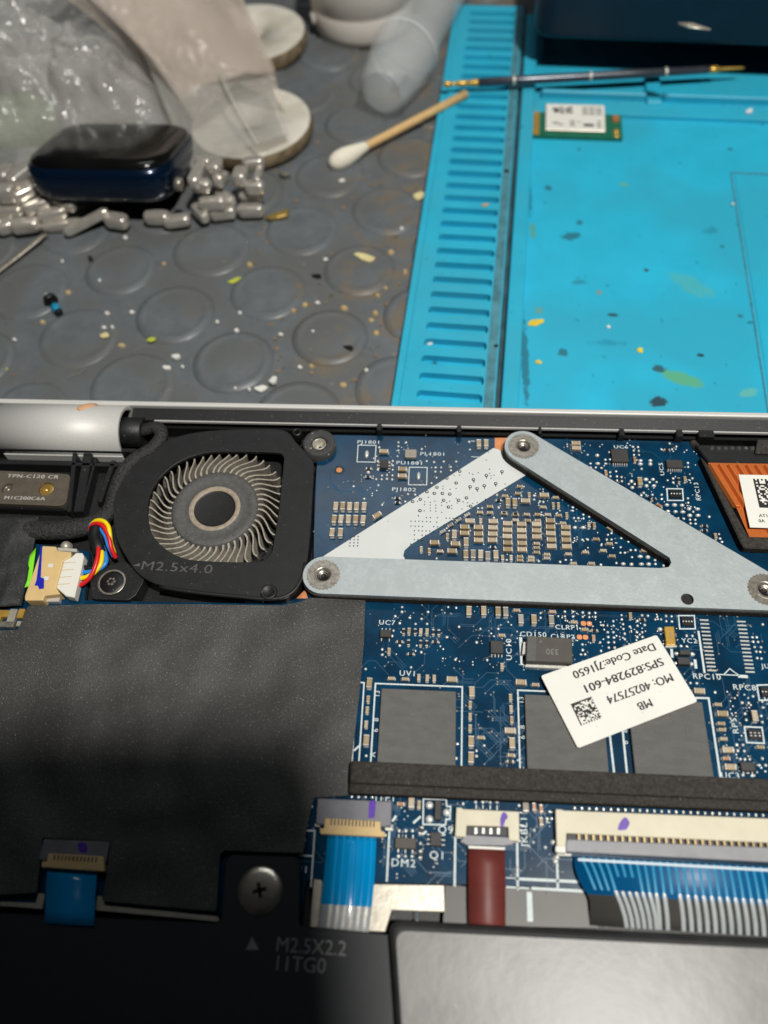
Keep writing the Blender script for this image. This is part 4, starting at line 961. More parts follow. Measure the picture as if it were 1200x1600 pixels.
# black insulating sheet, run on over bare board to stand in for deep shade
mb = MB(); pp(mb, [(44, 947), (150, 944), (300, 944), (440, 946), (470, 940), (486, 934), (571, 938), (569, 1000), (562, 1080), (549, 1190), (544, 1243), (490, 1246), (478, 1300), (474, 1333), (350, 1329), (344, 1335), (338, 1424), (160, 1408), (174, 1314), (66, 1309), (58, 1395), (0, 1398), (-80, 1398), (-80, 985), (5, 985), (28, 984)], .82, 1.05, round_=.25)
tag(mb.build('insulating_sheet', ['sheet_black'], None), 'large matte black insulating sheet covering the left of the board', 'sheet')
# paper part label
lz = 1.22
lab = [(845, 1056), (1026, 992), (1090, 1096), (903, 1169)]
q = P(965, 1080, lz)
lb = thing('part_label', (q.x, q.y, lz-.12), 'white paper label with upside-down part numbers lying on the board', 'label')
mb = MB(); pp(mb, lab, lz-.12, lz, round_=.35); mb.build('paper', ['label_white'], lb)
d = P(845, 1056, lz)-P(1026, 992, lz); ang = math.atan2(d.y, d.x)
d2 = P(845, 1056, lz)-P(903, 1169, lz)
for tx_, x, y, h_, sx_ in (('Date Code:7J1650', 960.5, 1031.5, 1.5, 1.05), ('SPS:829284-601', 974, 1054.5, 1.55, 1.14), ('MO: 40257574', 1000.5, 1075, 1.55, .98), ('MB', 1008, 1100, 1.5, .98)):
    text(tx_, x, y, lz+.03, h_, 'ink_black', lb, rz=ang, name='printed_text', bold=.03, sx=sx_, space=1.02)
def codeblock(cx, cy, z, size, n, rz, parent, seed):
    r = random.Random(seed); mb = MB(); c = size/n
    for i in range(n):
        for j in range(n):
            on = i == 0 or j == 0 or (i == n-1 and j % 2 == 0) or (j == n-1 and i % 2 == 0) or (i < n-1 and j < n-1 and r.random() < .5)
            if not on: continue
            x, y = (i+.5)*c-size/2, (j+.5)*c-size/2
            mb.box((cx+x*math.cos(rz)-y*math.sin(rz), cy+x*math.sin(rz)+y*math.cos(rz), z), (c*.98, c*.98, .02), rz=rz)
    return stuff(mb.build('printed_code', ['ink_black'], parent))
q = P(916, 1111, lz); codeblock(q.x, q.y, lz+.01, 3.3, 16, ang+PI/2, lb, 4)
# copper heat sink at the right edge
q = P(1180, 780, 0)
hs = thing('copper_heat_sink', (q.x, q.y, 0), 'copper heat sink with slanting ridges at the right edge', 'heat sink')
hz = 2.0
mb = MB(); pp(mb, [(1094, 712), (1106, 724), (1170, 838), (1330, 842), (1330, 862), (1163, 856), (1158, 848)], .02, 1.6); mb.build('gasket', ['foam'], hs, bevel=.2)
mb = MB(); pp(mb, [(1106, 723), (1330, 727), (1330, 850), (1174, 846), (1152, 796)], .3, hz-.6); mb.build('base', ['copper'], hs)
# ridges run parallel to the slanting side
a, b = P(1107, 724, hz), P(1174, 834, hz); dv = b-a
for k in range(14):
    off = .5+k*1.5
    q0 = Vector((a.x+off+.1, a.y, 0)); t0_ = 0; t1_ = 1.0
    if k < 2: t1_ = .62+.0*k
    q1 = Vector((q0.x+dv.x*t1_, q0.y+dv.y*t1_, 0))
    w_ = .6
    mb = MB()
    for (e0, e1, zz0, zz1) in ((w_, w_*.45, hz-.62, hz),):
        mb.add([(q0.x-e0, q0.y, zz0), (q0.x+e0, q0.y, zz0), (q1.x+e0, q1.y, zz0), (q1.x-e0, q1.y, zz0), (q0.x-e1, q0.y, zz1), (q0.x+e1, q0.y, zz1), (q1.x+e1, q1.y, zz1), (q1.x-e1, q1.y, zz1)],
               [(4, 7, 6, 5), (0, 4, 5, 1), (1, 5, 6, 2), (2, 6, 7, 3), (3, 7, 4, 0)])
    mb.build('ridge', ['copper'], hs, bevel=.08, seg=2)
q = P(1200, 780, hz)
st = thing('heat_sink_sticker', (q.x, q.y, hz), 'white sticker with a printed square code on the copper heat sink', 'sticker')
mb = MB(); pp(mb, [(1154, 741.5), (1330, 745), (1330, 829), (1172, 824)], hz+.02, hz+.12); mb.build('paper', ['label_white'], st)
q = P(1209, 771, hz+.14); codeblock(q.x, q.y, hz+.135, 5.6, 18, 0.0, st, 9)
text('AT1', 1193, 806, hz+.15, .75, 'ink_black', st, name='printed_text', bold=.01); text('0A', 1190, 814, hz+.15, .75, 'ink_black', st, name='printed_text', bold=.01)
# black duct block with ribs behind the heat sink
q = P(1160, 708, 0)
dk = thing('vent_duct', (q.x, q.y, -1), 'black ribbed duct block behind the copper heat sink', 'duct')
mb = MB(); pp(mb, [(1086, 694), (1330, 700), (1330, 727), (1107, 722)], -1, 1.3); mb.build('body', ['black_plastic'], dk, bevel=.2)
for k in range(7):
    q = P(1112+k*10.5, 701, 1.3); mb = MB(); mb.lathe([(0, .35), (.3, .35), (.45, 0)], (q.x, q.y, 1.3), 12); mb.build('rib', ['rubber_ring'], dk)
mb = MB(); pp(mb, [(1184, 686), (1330, 690), (1330, 712), (1180, 708)], 1.2, 1.9); mb.build('foam_pad', ['foam'], dk, bevel=.15)
mb = MB()
for k in range(9):
    q = P(1082+k*3.4+R.uniform(-2, 2), 692+k*3.2, .3); mb.blob((q.x, q.y, .0), .7, .7, R.uniform(.6, 1.3), 7)
mb.build('dust_edge', ['foam'], dk)

# ================================================================ RIBBON CABLES
def ribbon(name, rows_, th, mats_, label, ncond=0, cm=None, cw=.28, u0=.06, u1=.94, conds=None, ch=.045, rng=None):
    """rows_: list of (xl, xr, y, z, material index) in mm"""
    t = thing(name, (rows_[0][0], rows_[0][2], -1), label, 'ribbon cable')
    mb = MB(); vs_ = []; n = len(rows_)
    for xl, xr_, y, z, mi in rows_:
        vs_ += [(xl, y, z), (xr_, y, z), (xr_, y, z-th), (xl, y, z-th)]
    o = len(mb.v); mb.v += vs_
    for i in range(n-1):
        for j in range(4):
            a, b = 4*i+j, 4*i+(j+1) % 4
            mb.f.append((o+a, o+a+4, o+b+4, o+b)); mb.mi.append(rows_[i][4]); mb.sm.append(j in (0, 2))
    mb.f += [(o, o+1, o+2, o+3), (o+4*n-1, o+4*n-2, o+4*n-3, o+4*n-4)]; mb.mi += [0, 0]; mb.sm += [False, False]
    mb.build('film', mats_, t)
    for c in range(ncond):
        u = u0+(u1-u0)*c/(ncond-1); path = [Vector((xl*(1-u)+xr_*u, y, z)) for xl, xr_, y, z, mi in (rows_ if rng is None else rows_[rng[0]:rng[1]])]
        mb = MB(); vs_ = []; fs_ = []
        for p_ in path: vs_ += [(p_.x-cw/2, p_.y, p_.z+.004), (p_.x-cw/4, p_.y, p_.z+ch), (p_.x+cw/4, p_.y, p_.z+ch), (p_.x+cw/2, p_.y, p_.z+.004)]
        for i in range(len(path)-1):
            for j in range(3): fs_.append((4*i+j, 4*i+4+j, 4*i+5+j, 4*i+1+j))
        mb.add(vs_, fs_, 0, True); mb.build('conductor', [cm], t)
    return t
def row(pxl, pxr, py, z, mi=0, dy=0): 
    a, b = P(pxl, py, z), P(pxr, py+dy, z); return (a.x, b.x, (a.y+b.y)/2, z, mi)
# touchpad ribbon
rw = [row(511, 588, 1307, .75), row(510.5, 588, 1318, .8), row(509, 587, 1335, .85), row(507, 586, 1355, .95), row(505, 585, 1375, 1.1), row(503, 583, 1395, 1.2), row(501, 581, 1415, 1.2, 1), row(499, 579, 1432, 1.15, 1), row(497, 577, 1448, 1.0, 1), row(495, 575, 1470, .6, 1)]
ribbon('blue_ribbon_cable', rw, .12, ['ffc_blue', 'ffc_clear'], 'bright blue ribbon cable plugged in at the centre bottom', 6, 'ffc_blue', .42, .2, .9, rng=(0, 7))
mb = MB()
for k in range(6):
    u = .2+.7*k/5
    for a, b in zip(rw[6:-1], rw[7:]):
        xa, xb = a[0]*(1-u)+a[1]*u, b[0]*(1-u)+b[1]*u
        mb.add([(xa-.2, a[2], a[3]+.02), (xa+.2, a[2], a[3]+.02), (xb+.2, b[2], b[3]+.02), (xb-.2, b[2], b[3]+.02)], [(0, 3, 2, 1)], 0, True)
q = mb.build('bare_contacts', ['tin'], bpy.data.objects['blue_ribbon_cable'])
# backlight ribbon
rw = [row(731.5, 789, 1324, .7), row(731.5, 789, 1350, .8), row(731.5, 789.5, 1380, .95), row(732, 790, 1410, 1.0), row(732, 790, 1440, .8), row(732, 790, 1465, .4)]
ribbon('brown_ribbon_cable', rw, .15, ['ffc_red'], 'reddish brown ribbon cable plugged into the small ivory connector', 0)
# ribbon at lower left, in shadow
rw = [row(73, 152, 1357, .8), row(72, 151, 1375, .9), row(71, 149, 1400, 1.2), row(70, 148, 1425, 1.5), row(69, 147, 1445, 1.4)]
ribbon('shaded_ribbon_cable', rw, .12, ['ffc_blue'], 'blue ribbon cable in the deep shadow at lower left', 0)
# wide keyboard ribbon that bends down at its near end
rw = []
lefts = [(1338, 897, .7), (1346, 897, .75), (1355, 898, .85), (1366, 901, .95), (1378, 906, 1.0), (1389, 912, 1.0), (1397, 918, .94), (1404, 921, .86), (1411, 922, .76), (1420, 922, .6), (1430, 922, .38), (1446, 922, -.1)]
for k, (py, xl, z) in enumerate(lefts):
    a = P(xl, py, z); b = P(1300, py+15, z); rw.append((a.x, b.x, a.y, z, 0 if k < 6 else 1))
kb = ribbon('keyboard_ribbon_cable', rw, .14, ['ffc_blue_dark', 'ffc_dark'], 'wide blue ribbon cable with pale traces curling down at lower right', 0)
xr_ = rw[0][1]
ncd = 36
for c in range(ncd):
    xs = P(912, 1346, .75).x+c*.98
    if xs > xr_-.3: break
    pa, pb = [], []
    for k, r_ in enumerate(rw):
        lean = 0
        if c < 9: lean = (1-c/9)*.3*max(0, min(k, 5)-1)+max(0, k-5)*.22*(1-c/12)
        x = max(xs+lean+.04*max(0, k-5), r_[0]+.3)
        (pa if k <= 5 else pb).append(Vector((x, r_[2], r_[3])))
    if c > 1 and not (c in (5, 6)): pass
    for path, m_, w_, ch in ((pa, 'ffc_trace', .34, .03), ([pa[-1]]+pb, 'ffc_clear', .5, .05)):
        if c in (4, 5, 6) and m_ == 'ffc_trace': path = path[:4]
        if m_ == 'ffc_clear' and c in (0, 1, 2, 11): continue
        mb = MB(); vs_ = []; fs_ = []
        for p_ in path: vs_ += [(p_.x-w_/2, p_.y, p_.z+.004), (p_.x-w_/4, p_.y-.01, p_.z+ch), (p_.x+w_/4, p_.y-.01, p_.z+ch), (p_.x+w_/2, p_.y, p_.z+.004)]
        for i in range(len(path)-1):
            for j in range(3): fs_.append((4*i+j, 4*i+4+j, 4*i+5+j, 4*i+1+j))
        mb.add(vs_, fs_, 0, True); mb.build('conductor', [m_], kb)
mb = MB(); a, b = rw[1], rw[1]; mb.box(((rw[1][0]+xr_)/2+.3, rw[1][2]+.25, rw[1][3]+.035), (xr_-rw[1][0]-.4, .34, .03), rz=0); mb.build('white_stripe', ['ffc_white'], kb)
# metal bracket and dark plates under the ribbons
mb = MB(); pp(mb, [(490, 1373), (503, 1375), (503, 1380), (694, 1383), (695, 1425), (612, 1422), (602, 1456), (484, 1452)], .05, .4); tag(mb.build('nickel_plate', ['nickel'], None, bevel=.08), 'thin bright nickel plate under the blue ribbon cable', 'plate')
mb = MB(); pp(mb, [(696, 1384), (915, 1392), (935, 1450), (692, 1446)], -1.6, -.2); tag(mb.build('grey_plate', ['grey_film'], None), 'dull grey plate under the brown ribbon cable', 'plate')
mb = MB(); pp(mb, [(823, 1393), (831, 1394), (833, 1440), (824, 1440)], -.19, -.12); mb.build('white_mark', ['silk'], bpy.data.objects['grey_plate'])
mb = MB(); pp(mb, [(60, 1395), (70, 1397), (66, 1420), (0, 1415), (0, 1409), (56, 1411)], .0, .5); pp(mb, [(152, 1400), (158, 1400), (165, 1415), (340, 1432), (343, 1440), (150, 1422)], .0, .5); tag(mb.build('metal_strip', ['nickel'], None), 'narrow metal strip in the shadow under the lower left ribbon', 'strip')
# ================================================================ BLUE SILICONE MAT
MZ = -12.0
m0 = P(610, 635, MZ)
th_ = math.radians(-4.2)
ux, uy = Vector((math.cos(th_), math.sin(th_))), Vector((-math.sin(th_), math.cos(th_)))
def MU(u, v): q = Vector((m0.x, m0.y))+ux*u+uy*v; return (q.x, q.y)
sm = thing('silicone_mat', (*MU(50, 60), TZ), 'bright blue silicone work mat with slotted side strip', 'work mat')
V0, V1 = -22.0, 152.0
UR = 108.0
# work surface with faint stains of its own
def stain_mat():
    m = mat('mat_work', (42, 178, 212), 0.42, var=0.06, scale=90, bump=0.15, bscale=700, dust=0.035, dcol=(34, 100, 114), dscale=380, patch=(48, 168, 198), pscale=26, rvar=.1)
    nt = m.node_tree; N, L = nt.nodes, nt.links; b = N['Principled BSDF']; src = b.inputs['Base Color'].links[0].from_socket
    geo = N.new('ShaderNodeNewGeometry'); nz = N.new('ShaderNodeTexNoise'); nz.inputs['Scale'].default_value = 520; nz.inputs['Detail'].default_value = 7; nz.inputs['Roughness'].default_value = .7
    L.new(geo.outputs['Position'], nz.inputs['Vector'])
    for (px, py, rx, ry, rot, col, amt, wob) in ((1066, 592, 6.3, 2.4, -22, (96, 170, 110), .8, .9), (1080, 445, 8, 3.4, -40, (90, 176, 160), .45, 1.3), (1030, 628, 2.3, 1.8, 0, (44, 50, 52), .9, 2.4), (1030, 576, 1.7, 1.3, 20, (50, 60, 60), .8, 2.6),
                                       (893, 369, 3.2, 1.8, 10, (40, 80, 90), .7, 2.2), (832, 360, 1.2, 4.5, 0, (90, 150, 110), .6, 1.2), (842, 485, 1.2, 1.6, 0, (120, 150, 80), .5, 1.8), (975, 288, 1.4, 1.0, 0, (110, 170, 90), .7, 1.6), (906, 440, 2, 1.2, 20, (40, 100, 110), .5, 2.2),
                                       (958, 492, 1.6, .7, 0, (40, 50, 52), .8, 1.6), (1094, 555, 1.0, .6, 0, (40, 46, 48), .9, 1.6), (936, 457, .8, 1.2, 0, (150, 130, 60), .6, 1.4), (1170, 614, 3.0, 1.4, 30, (120, 186, 150), .5, 1.6), (1010, 422, .8, .7, 0, (60, 40, 36), .9, 1.2), (950, 535, 5, 1.2, 0, (20, 120, 150), .4, 2.4),
                                       (825, 300, 1.3, 12, 0, (30, 80, 95), .6, 1.5), (820, 560, 1.2, 16, 0, (36, 84, 96), .7, 1.6), (1110, 360, 2.4, 1.6, 15, (30, 110, 130), .4, 2.4)):
        c = P(px, py, -13.4)
        sub = N.new('ShaderNodeVectorMath'); sub.operation = 'SUBTRACT'; sub.inputs[1].default_value = (c.x*S, c.y*S, 0); L.new(geo.outputs['Position'], sub.inputs[0])
        mp = N.new('ShaderNodeMapping'); mp.vector_type = 'POINT'; mp.inputs['Rotation'].default_value = (0, 0, math.radians(-rot)); L.new(sub.outputs[0], mp.inputs['Vector'])
        sc = N.new('ShaderNodeVectorMath'); sc.operation = 'MULTIPLY'; sc.inputs[1].default_value = (1/(rx*S), 1/(ry*S), 0); L.new(mp.outputs[0], sc.inputs[0])
        ln = N.new('ShaderNodeVectorMath'); ln.operation = 'LENGTH'; L.new(sc.outputs[0], ln.inputs[0])
        ad = N.new('ShaderNodeMath'); ad.operation = 'MULTIPLY_ADD'; L.new(nz.outputs['Fac'], ad.inputs[0]); ad.inputs[1].default_value = wob; L.new(ln.outputs['Value'], ad.inputs[2])
        mr = N.new('ShaderNodeMapRange'); mr.inputs[1].default_value = .8+wob*.5; mr.inputs[2].default_value = .55+wob*.5; mr.inputs[3].default_value = 0; mr.inputs[4].default_value = amt; L.new(ad.outputs[0], mr.inputs[0])
        mx = N.new('ShaderNodeMix'); mx.data_type = 'RGBA'; L.new(mr.outputs[0], mx.inputs[0]); L.new(src, mx.inputs[6]); mx.inputs[7].default_value = lin(col); src = mx.outputs[2]
    vo = N.new('ShaderNodeTexVoronoi'); vo.inputs['Scale'].default_value = 150; L.new(geo.outputs['Position'], vo.inputs['Vector'])
    a1 = N.new('ShaderNodeMath'); a1.operation = 'MULTIPLY_ADD'; L.new(nz.outputs['Fac'], a1.inputs[0]); a1.inputs[1].default_value = .35; L.new(vo.outputs['Distance'], a1.inputs[2])
    sp = N.new('ShaderNodeSeparateColor'); L.new(vo.outputs['Color'], sp.inputs[0])
    th2 = N.new('ShaderNodeMapRange'); th2.inputs[1].default_value = 0; th2.inputs[2].default_value = 1; th2.inputs[3].default_value = .02; th2.inputs[4].default_value = .36; L.new(sp.outputs[0], th2.inputs[0])
    df = N.new('ShaderNodeMath'); df.operation = 'SUBTRACT'; L.new(th2.outputs[0], df.inputs[0]); L.new(a1.outputs[0], df.inputs[1])
    mr2 = N.new('ShaderNodeMapRange'); mr2.inputs[1].default_value = 0; mr2.inputs[2].default_value = .06; mr2.inputs[3].default_value = 0; mr2.inputs[4].default_value = .75; L.new(df.outputs[0], mr2.inputs[0])
    mx2 = N.new('ShaderNodeMix'); mx2.data_type = 'RGBA'; L.new(mr2.outputs[0], mx2.inputs[0]); L.new(src, mx2.inputs[6]); mx2.inputs[7].default_value = lin((44, 84, 92)); src = mx2.outputs[2]
    L.new(src, b.inputs['Base Color'])
stain_mat()
vt = None
a = P(840, 180, -13.4); vtop = Vector((a.x-m0.x, a.y-m0.y)).dot(uy)
mb = MB(); mb.prism([MU(22.0, V0), MU(UR, V0), MU(UR, V1), MU(22.0, V1)], TZ+.02, -13.4); mb.build('work_surface', ['mat_work'], sm)
# slotted side strip made of cells round each slot
a = P(690, 619, MZ); v_first = Vector((a.x-m0.x, a.y-m0.y)).dot(uy)
su0, su1, pitch = 5.0, 18.4, 4.80
vlo = v_first-pitch*4.5; ncell = 36
holes = []
for k in range(ncell):
    vc = v_first+pitch*(k-4)
    holes.append([MU(x, y) for x, y in rrect((su0+su1)/2+.0, vc, su1-su0, 2.35, .95, 0, 4)])
mb = MB(); mb.prism([MU(1.7, V0), MU(21.0, V0), MU(21.0, v_first+pitch*(ncell-4)), MU(1.7, v_first+pitch*(ncell-4))], MZ-1.6, MZ, holes=holes)
mb.build('slotted_strip', ['mat_blue'], sm, bevel=.12)
mb = MB(); mb.prism([MU(.2, V0), MU(21.6, V0), MU(21.6, v_first+pitch*(ncell-3.6)), MU(.2, v_first+pitch*(ncell-3.6))], TZ+.02, MZ-1.65); mb.build('strip_floor', ['mat_work'], sm)
mb = MB(); mb.prism([MU(0, V0), MU(1.65, V0), MU(1.65, v_first+pitch*(ncell-3.5)), MU(0, v_first+pitch*(ncell-3.5))], TZ+.01, MZ-.35); mb.build('outer_ledge', ['mat_blue'], sm, bevel=.2, seg=2)
mb = MB(); mb.prism([MU(20.9, V0), MU(22.3, V0), MU(22.3, v_first+pitch*(ncell-3.5)), MU(20.9, v_first+pitch*(ncell-3.5))], TZ+.01, MZ-.9); mb.build('groove', ['mat_groove'], sm)
mb = MB(); mb.prism([MU(22.2, V0), MU(25.7, V0), MU(25.7, V1), MU(22.2, V1)], -13.8, MZ+.5); mb.build('side_ridge', ['mat_blue'], sm, bevel=.3, seg=2)
mb = MB(); mb.prism([MU(25.75, vtop), MU(UR, vtop), MU(UR, vtop+5.5), MU(25.75, vtop+5.5)], -13.8, MZ-.3); mb.build('cross_ridge', ['mat_blue'], sm, bevel=.3, seg=2)
a = P(1020, 130, MZ); u1_ = Vector((a.x-m0.x, a.y-m0.y)).dot(ux)
for (ua, ub) in ((27.5, u1_-2), (u1_+2.2, UR)):
    mb = MB(); mb.prism([MU(ua, vtop+5.6), MU(ub, vtop+5.6), MU(ub, vtop+13), MU(ua, vtop+13)], TZ+.03, MZ-1.2); mb.build('tray_floor', ['mat_blue'], sm)
    mb = MB(); mb.prism([MU(ua, vtop+7.6), MU(ub, vtop+7.6), MU(ub, vtop+9.0), MU(ua, vtop+9.0)], -14, MZ+.9); mb.build('tray_rib', ['mat_blue'], sm, bevel=.3)
mb = MB(); mb.prism([MU(u1_-1.9, vtop+5.6), MU(u1_+2.1, vtop+5.6), MU(u1_+2.1, vtop+20), MU(u1_-1.9, vtop+20)], -14, MZ); mb.build('tray_divider', ['mat_blue'], sm, bevel=.3)
mb = MB(); mb.prism([MU(18.75, V0), MU(20.7, V0), MU(20.7, v_first+pitch*(ncell-4)-1), MU(18.75, v_first+pitch*(ncell-4)-1)], MZ-.2, MZ+.04); mb.build('worn_border', ['mat_dirty'], sm)
# seam of the inset panel at right
a = P(1141, 271, -13.4); b = P(1206, 500, -13.4)
pu, pv = Vector((a.x-m0.x, a.y-m0.y)).dot(ux), Vector((a.x-m0.x, a.y-m0.y)).dot(uy)
mb = MB(); mb.prism([MU(pu, V0), MU(pu+.3, V0), MU(pu+.3, pv), MU(pu, pv)], -13.6, -13.2); mb.build('seam', ['mat_dirty'], sm)
mb = MB(); mb.prism([MU(pu, pv+.02), MU(UR, pv+.02), MU(UR, pv+.3), MU(pu, pv+.3)], -13.6, -13.18); mb.build('seam', ['mat_dirty'], sm)
mb = MB(); mb.prism([MU(pu+.9, V0), MU(UR, V0), MU(UR, pv-.4), MU(pu+.9, pv-.4)], -13.6, -13.25); mb.build('inset_panel', ['mat_work'], sm, bevel=.1)

# ================================================================ THINGS ON THE MAT
# wireless card
wz_ = -13.1
c = P(900, 192, wz_); 
wc = thing('wireless_card', (c.x, c.y, -13.35), 'small green wireless card with white label on the blue mat', 'circuit card')
rot = math.radians(-3.6)
WX, WY = 23.6, 14.2
def wl(x, y): return (c.x+x*math.cos(rot)-y*math.sin(rot), c.y+x*math.sin(rot)+y*math.cos(rot))
mb = MB(); mb.prism(rrect(c.x, c.y, WX, WY, .3, rot), -13.35, -12.5); mb.build('board', ['wifi_green'], wc)
mb = MB(); mb.box((*wl(-WX/2+1.3, 0), -12.49), (1.6, WY-.8, .06), rz=rot); mb.build('edge_contacts', ['gold'], wc)
mb = MB(); mb.box((*wl(-.4, .6), -12.49), (15.6, 11.4, .6), rz=rot); sh = mb.build('shield_can', ['nickel'], wc, bevel=.2)
mb = MB(); mb.box((*wl(-.4, .6), -11.88), (15.3, 11.1, .1), rz=rot); lw = mb.build('label', ['label_white'], wc)
mb = MB(); r2 = random.Random(5)
for i in range(11):
    for j in range(5):
        if r2.random() < .55: mb.box((*wl(-6.6+i*.52, 4.6-j*.6), -11.775), (.5, .56, .02), rz=rot)
for j in range(7):
    for w_ in range(3): mb.box((*wl(2.2+w_*1.8, 5.0-j*.55), -11.775), (1.5, .2, .02), rz=rot)
for (x, y, w_, h_) in ((-5.5, -2.4, 1.6, .5), (-4.2, -3.0, 1.2, .4), (-1.3, -1.4, 1.4, .35), (-1.1, -2.3, 1.2, .35), (-1.2, -3.2, 1.4, .35), (.6, -1.7, 1.0, .35), (3.0, -2.9, 2.6, 1.1), (5.8, -1.2, 1, .4), (5.6, -2.4, 1.2, .4), (5.8, -3.4, 1, .5)):
    mb.box((*wl(x, y), -11.775), (w_, h_, .02), rz=rot)
stuff(mb.build('label_print', ['ink_black'], lw))
for (x, y) in ((WX/2-1.5, -WY/2+1.2), (WX/2-1.6, -WY/2+3.1)):
    q = wl(x, y); mb = MB(); mb.lathe([(.25, .3), (.5, .35), (.75, .1), (.8, 0)], (*q, -12.5), 18); mb.build('antenna_socket', ['gold'], wc)
mb = MB(); mb.box((*wl(WX/2-1.6, 1.0), -12.49), (1.6, 2.4, .5), rz=rot); mb.build('antenna_module', ['copper_pad'], wc)
# long slim rod with gold tips, lying over the swab
a, b = P(693, 132, -9.2), P(1163, 106, -9.2); ax = (b-a).normalized(); Ln = (b-a).length
rd = thing('probe_rod', ((a.x+b.x)/2, (a.y+b.y)/2, -10.5), 'slim grey rod with gold tips lying across the top of the blue mat', 'probe')
def along(t): return a+ax*(Ln*t)
mb = MB(); mb.tube([along(t) for t in (.115, .12, .3, .62, .88, .885)], [.7, 1.05, 1.15, 1.15, .95, .6], 16); mb.build('shaft', ['rod_grey'], rd)
mb = MB(); mb.tube([along(t) for t in (0, .008, .02, .028, .03, .04, .05, .09, .092, .1, .115, .118)], [.5, .85, .85, .5, .45, .45, .75, .75, .5, .95, .95, .6], 14); mb.build('gold_tip', ['gold'], rd)
mb = MB(); mb.tube([along(t) for t in (.884, .89, .91, .915, .94, .99, 1.0)], [.6, .9, .9, .5, .45, .3, .15], 14); mb.build('gold_tip', ['gold'], rd)
for t in (.235, .49, .74):
    q = along(t); mb = MB(); mb.tube([q-ax*.35, q+ax*.35], 1.3, 16); mb.build('ring', ['tin'], rd, bevel=.1)
# cotton swab
a, b = P(520, 256, -13.4), P(728, 147, -10.9)
d = (b-a); n1 = d.normalized()
cs = thing('cotton_swab', ((a.x+b.x)/2, (a.y+b.y)/2, a.z-1), 'cotton swab with wooden stick resting on the edge of the mat', 'cotton swab')
mb = MB(); mb.tube([a+n1*3, a+n1*10, a+n1*25, b], 1.1, 12); mb.build('stick', ['wood'], cs)
mb = MB(); pr = [(0, .2), (.4, 1.2), (1.2, 1.95), (2.8, 2.45), (5.0, 2.5), (7.5, 2.1), (9.5, 1.6), (11.5, 1.2), (11.8, 1.0)]
mb.tube([a+n1*(t-1) for t, r_ in pr], [r_ for t, r_ in pr], 18); mb.build('cotton_tip', ['cotton'], cs)
# navy instrument case at the top right, standing on a recessed base
a = P(832, 62, -3.2); 
u_, v_ = Vector((a.x-m0.x, a.y-m0.y)).dot(ux), Vector((a.x-m0.x, a.y-m0.y)).dot(uy)
dv_ = thing('instrument_case', (*MU(u_+45, v_+25), MZ), 'dark navy instrument case at the top right of the mat', 'case')
mb = MB(); mb.prism(rpoly([MU(u_, v_), MU(u_+110, v_-2), MU(u_+110, v_+60), MU(u_, v_+60)], 6, 8), -3.2, 11); mb.build('case_body', ['device_navy'], dv_, bevel=1.8, seg=4, smooth=False)
mb = MB(); mb.prism(rpoly([MU(u_+22, v_+26), MU(u_+105, v_+24), MU(u_+105, v_+56), MU(u_+10, v_+56)], 4, 5), -13.3, -3.25); mb.build('base_foot', ['black_smooth'], dv_)
q = P(1085, 40, 11.2); mb = MB(); mb.tube([P(1060, 36, 11.1), P(1080, 40, 11.2), P(1110, 46, 11.1)], [.4, 1.3, .4], 10, flat=.3); mb.build('pale_mark', ['nickel'], dv_)  # pale mark on top of the case
mb = MB(); mb.prism([MU(26, v_-12), MU(u_+110, v_-12), MU(u_+110, v_+62), MU(26, v_+62)], TZ+.02, -13.3); mb.build('far_tray', ['mat_blue'], sm)

# ================================================================ THINGS ON THE BENCH
# smart watch
tau = math.radians(15)
wf = P(136, 256, 2.6)
wt = thing('smart_watch', (wf.x, wf.y+15, TZ), 'dark smart watch lying among its steel bracelet links', 'watch')
Mw = Matrix.Rotation(math.radians(-1.5), 3, 'Z') @ Matrix.Rotation(-tau, 3, 'X')
ww, wd, wh = 36.5, 31.0, 10.2
def rbox_watch(mb_, w, d, prof, mi):
    n = 10; rings_ = []
    for (ins_, z) in prof:
        ring = rrect(0, 0, w-2*ins_, d-2*ins_, max(.5, 8.5-ins_), 0, 8); rings_.append([(x, y, z) for x, y in ring])
    m_ = len(rings_[0]); vs_ = []
    for r_ in rings_:
        for p_ in r_:
            q_ = Mw @ Vector((p_[0], p_[1]+d/2-wd/2+wd/2, p_[2])); vs_.append((q_.x+wf.x, q_.y+wf.y, q_.z+wf.z))
    fs_ = []
    for i in range(len(rings_)-1):
        for k in range(m_):
            a_, b_ = i*m_+k, i*m_+(k+1) % m_; fs_.append((a_, b_, b_+m_, a_+m_))
    fs_.append(tuple(range(m_))[::-1]); fs_.append(tuple((len(rings_)-1)*m_+k for k in range(m_)))
    mb_.add(vs_, fs_, mi, True)
mb = MB(); rbox_watch(mb, ww, wd, [(4.2, -wh), (2.2, -wh+.5), (.7, -wh+2.2), (.05, -wh/2), (.1, -3.2), (.5, -2.0), (.9, -1.7)], 0); mb.build('case', ['watch_case'], wt)
mb = MB(); rbox_watch(mb, ww-1.4, wd-1.4, [(.4, -1.9), (.15, -1.5), (.5, -.8), (1.6, -.25), (3.4, 0)], 0)
for i in range(len(mb.v)): 
    v = Vector(mb.v[i]); off = Mw @ Vector((0, .7, 0)); mb.v[i] = tuple(v+off)
mb.build('screen_glass', ['watch_glass'], wt)
mb = MB(); q_ = Mw @ Vector((0, wd/2, -wh)); mb.lathe([(0, -1.6), (9, -1.4), (11.5, -.6), (12, .4)], (wf.x+q_.x, wf.y+q_.y, wf.z+q_.z), 28, mtx=Mw); mb.build('back_crystal', ['watch_back'], wt)
q_ = P(278, 283, -2)
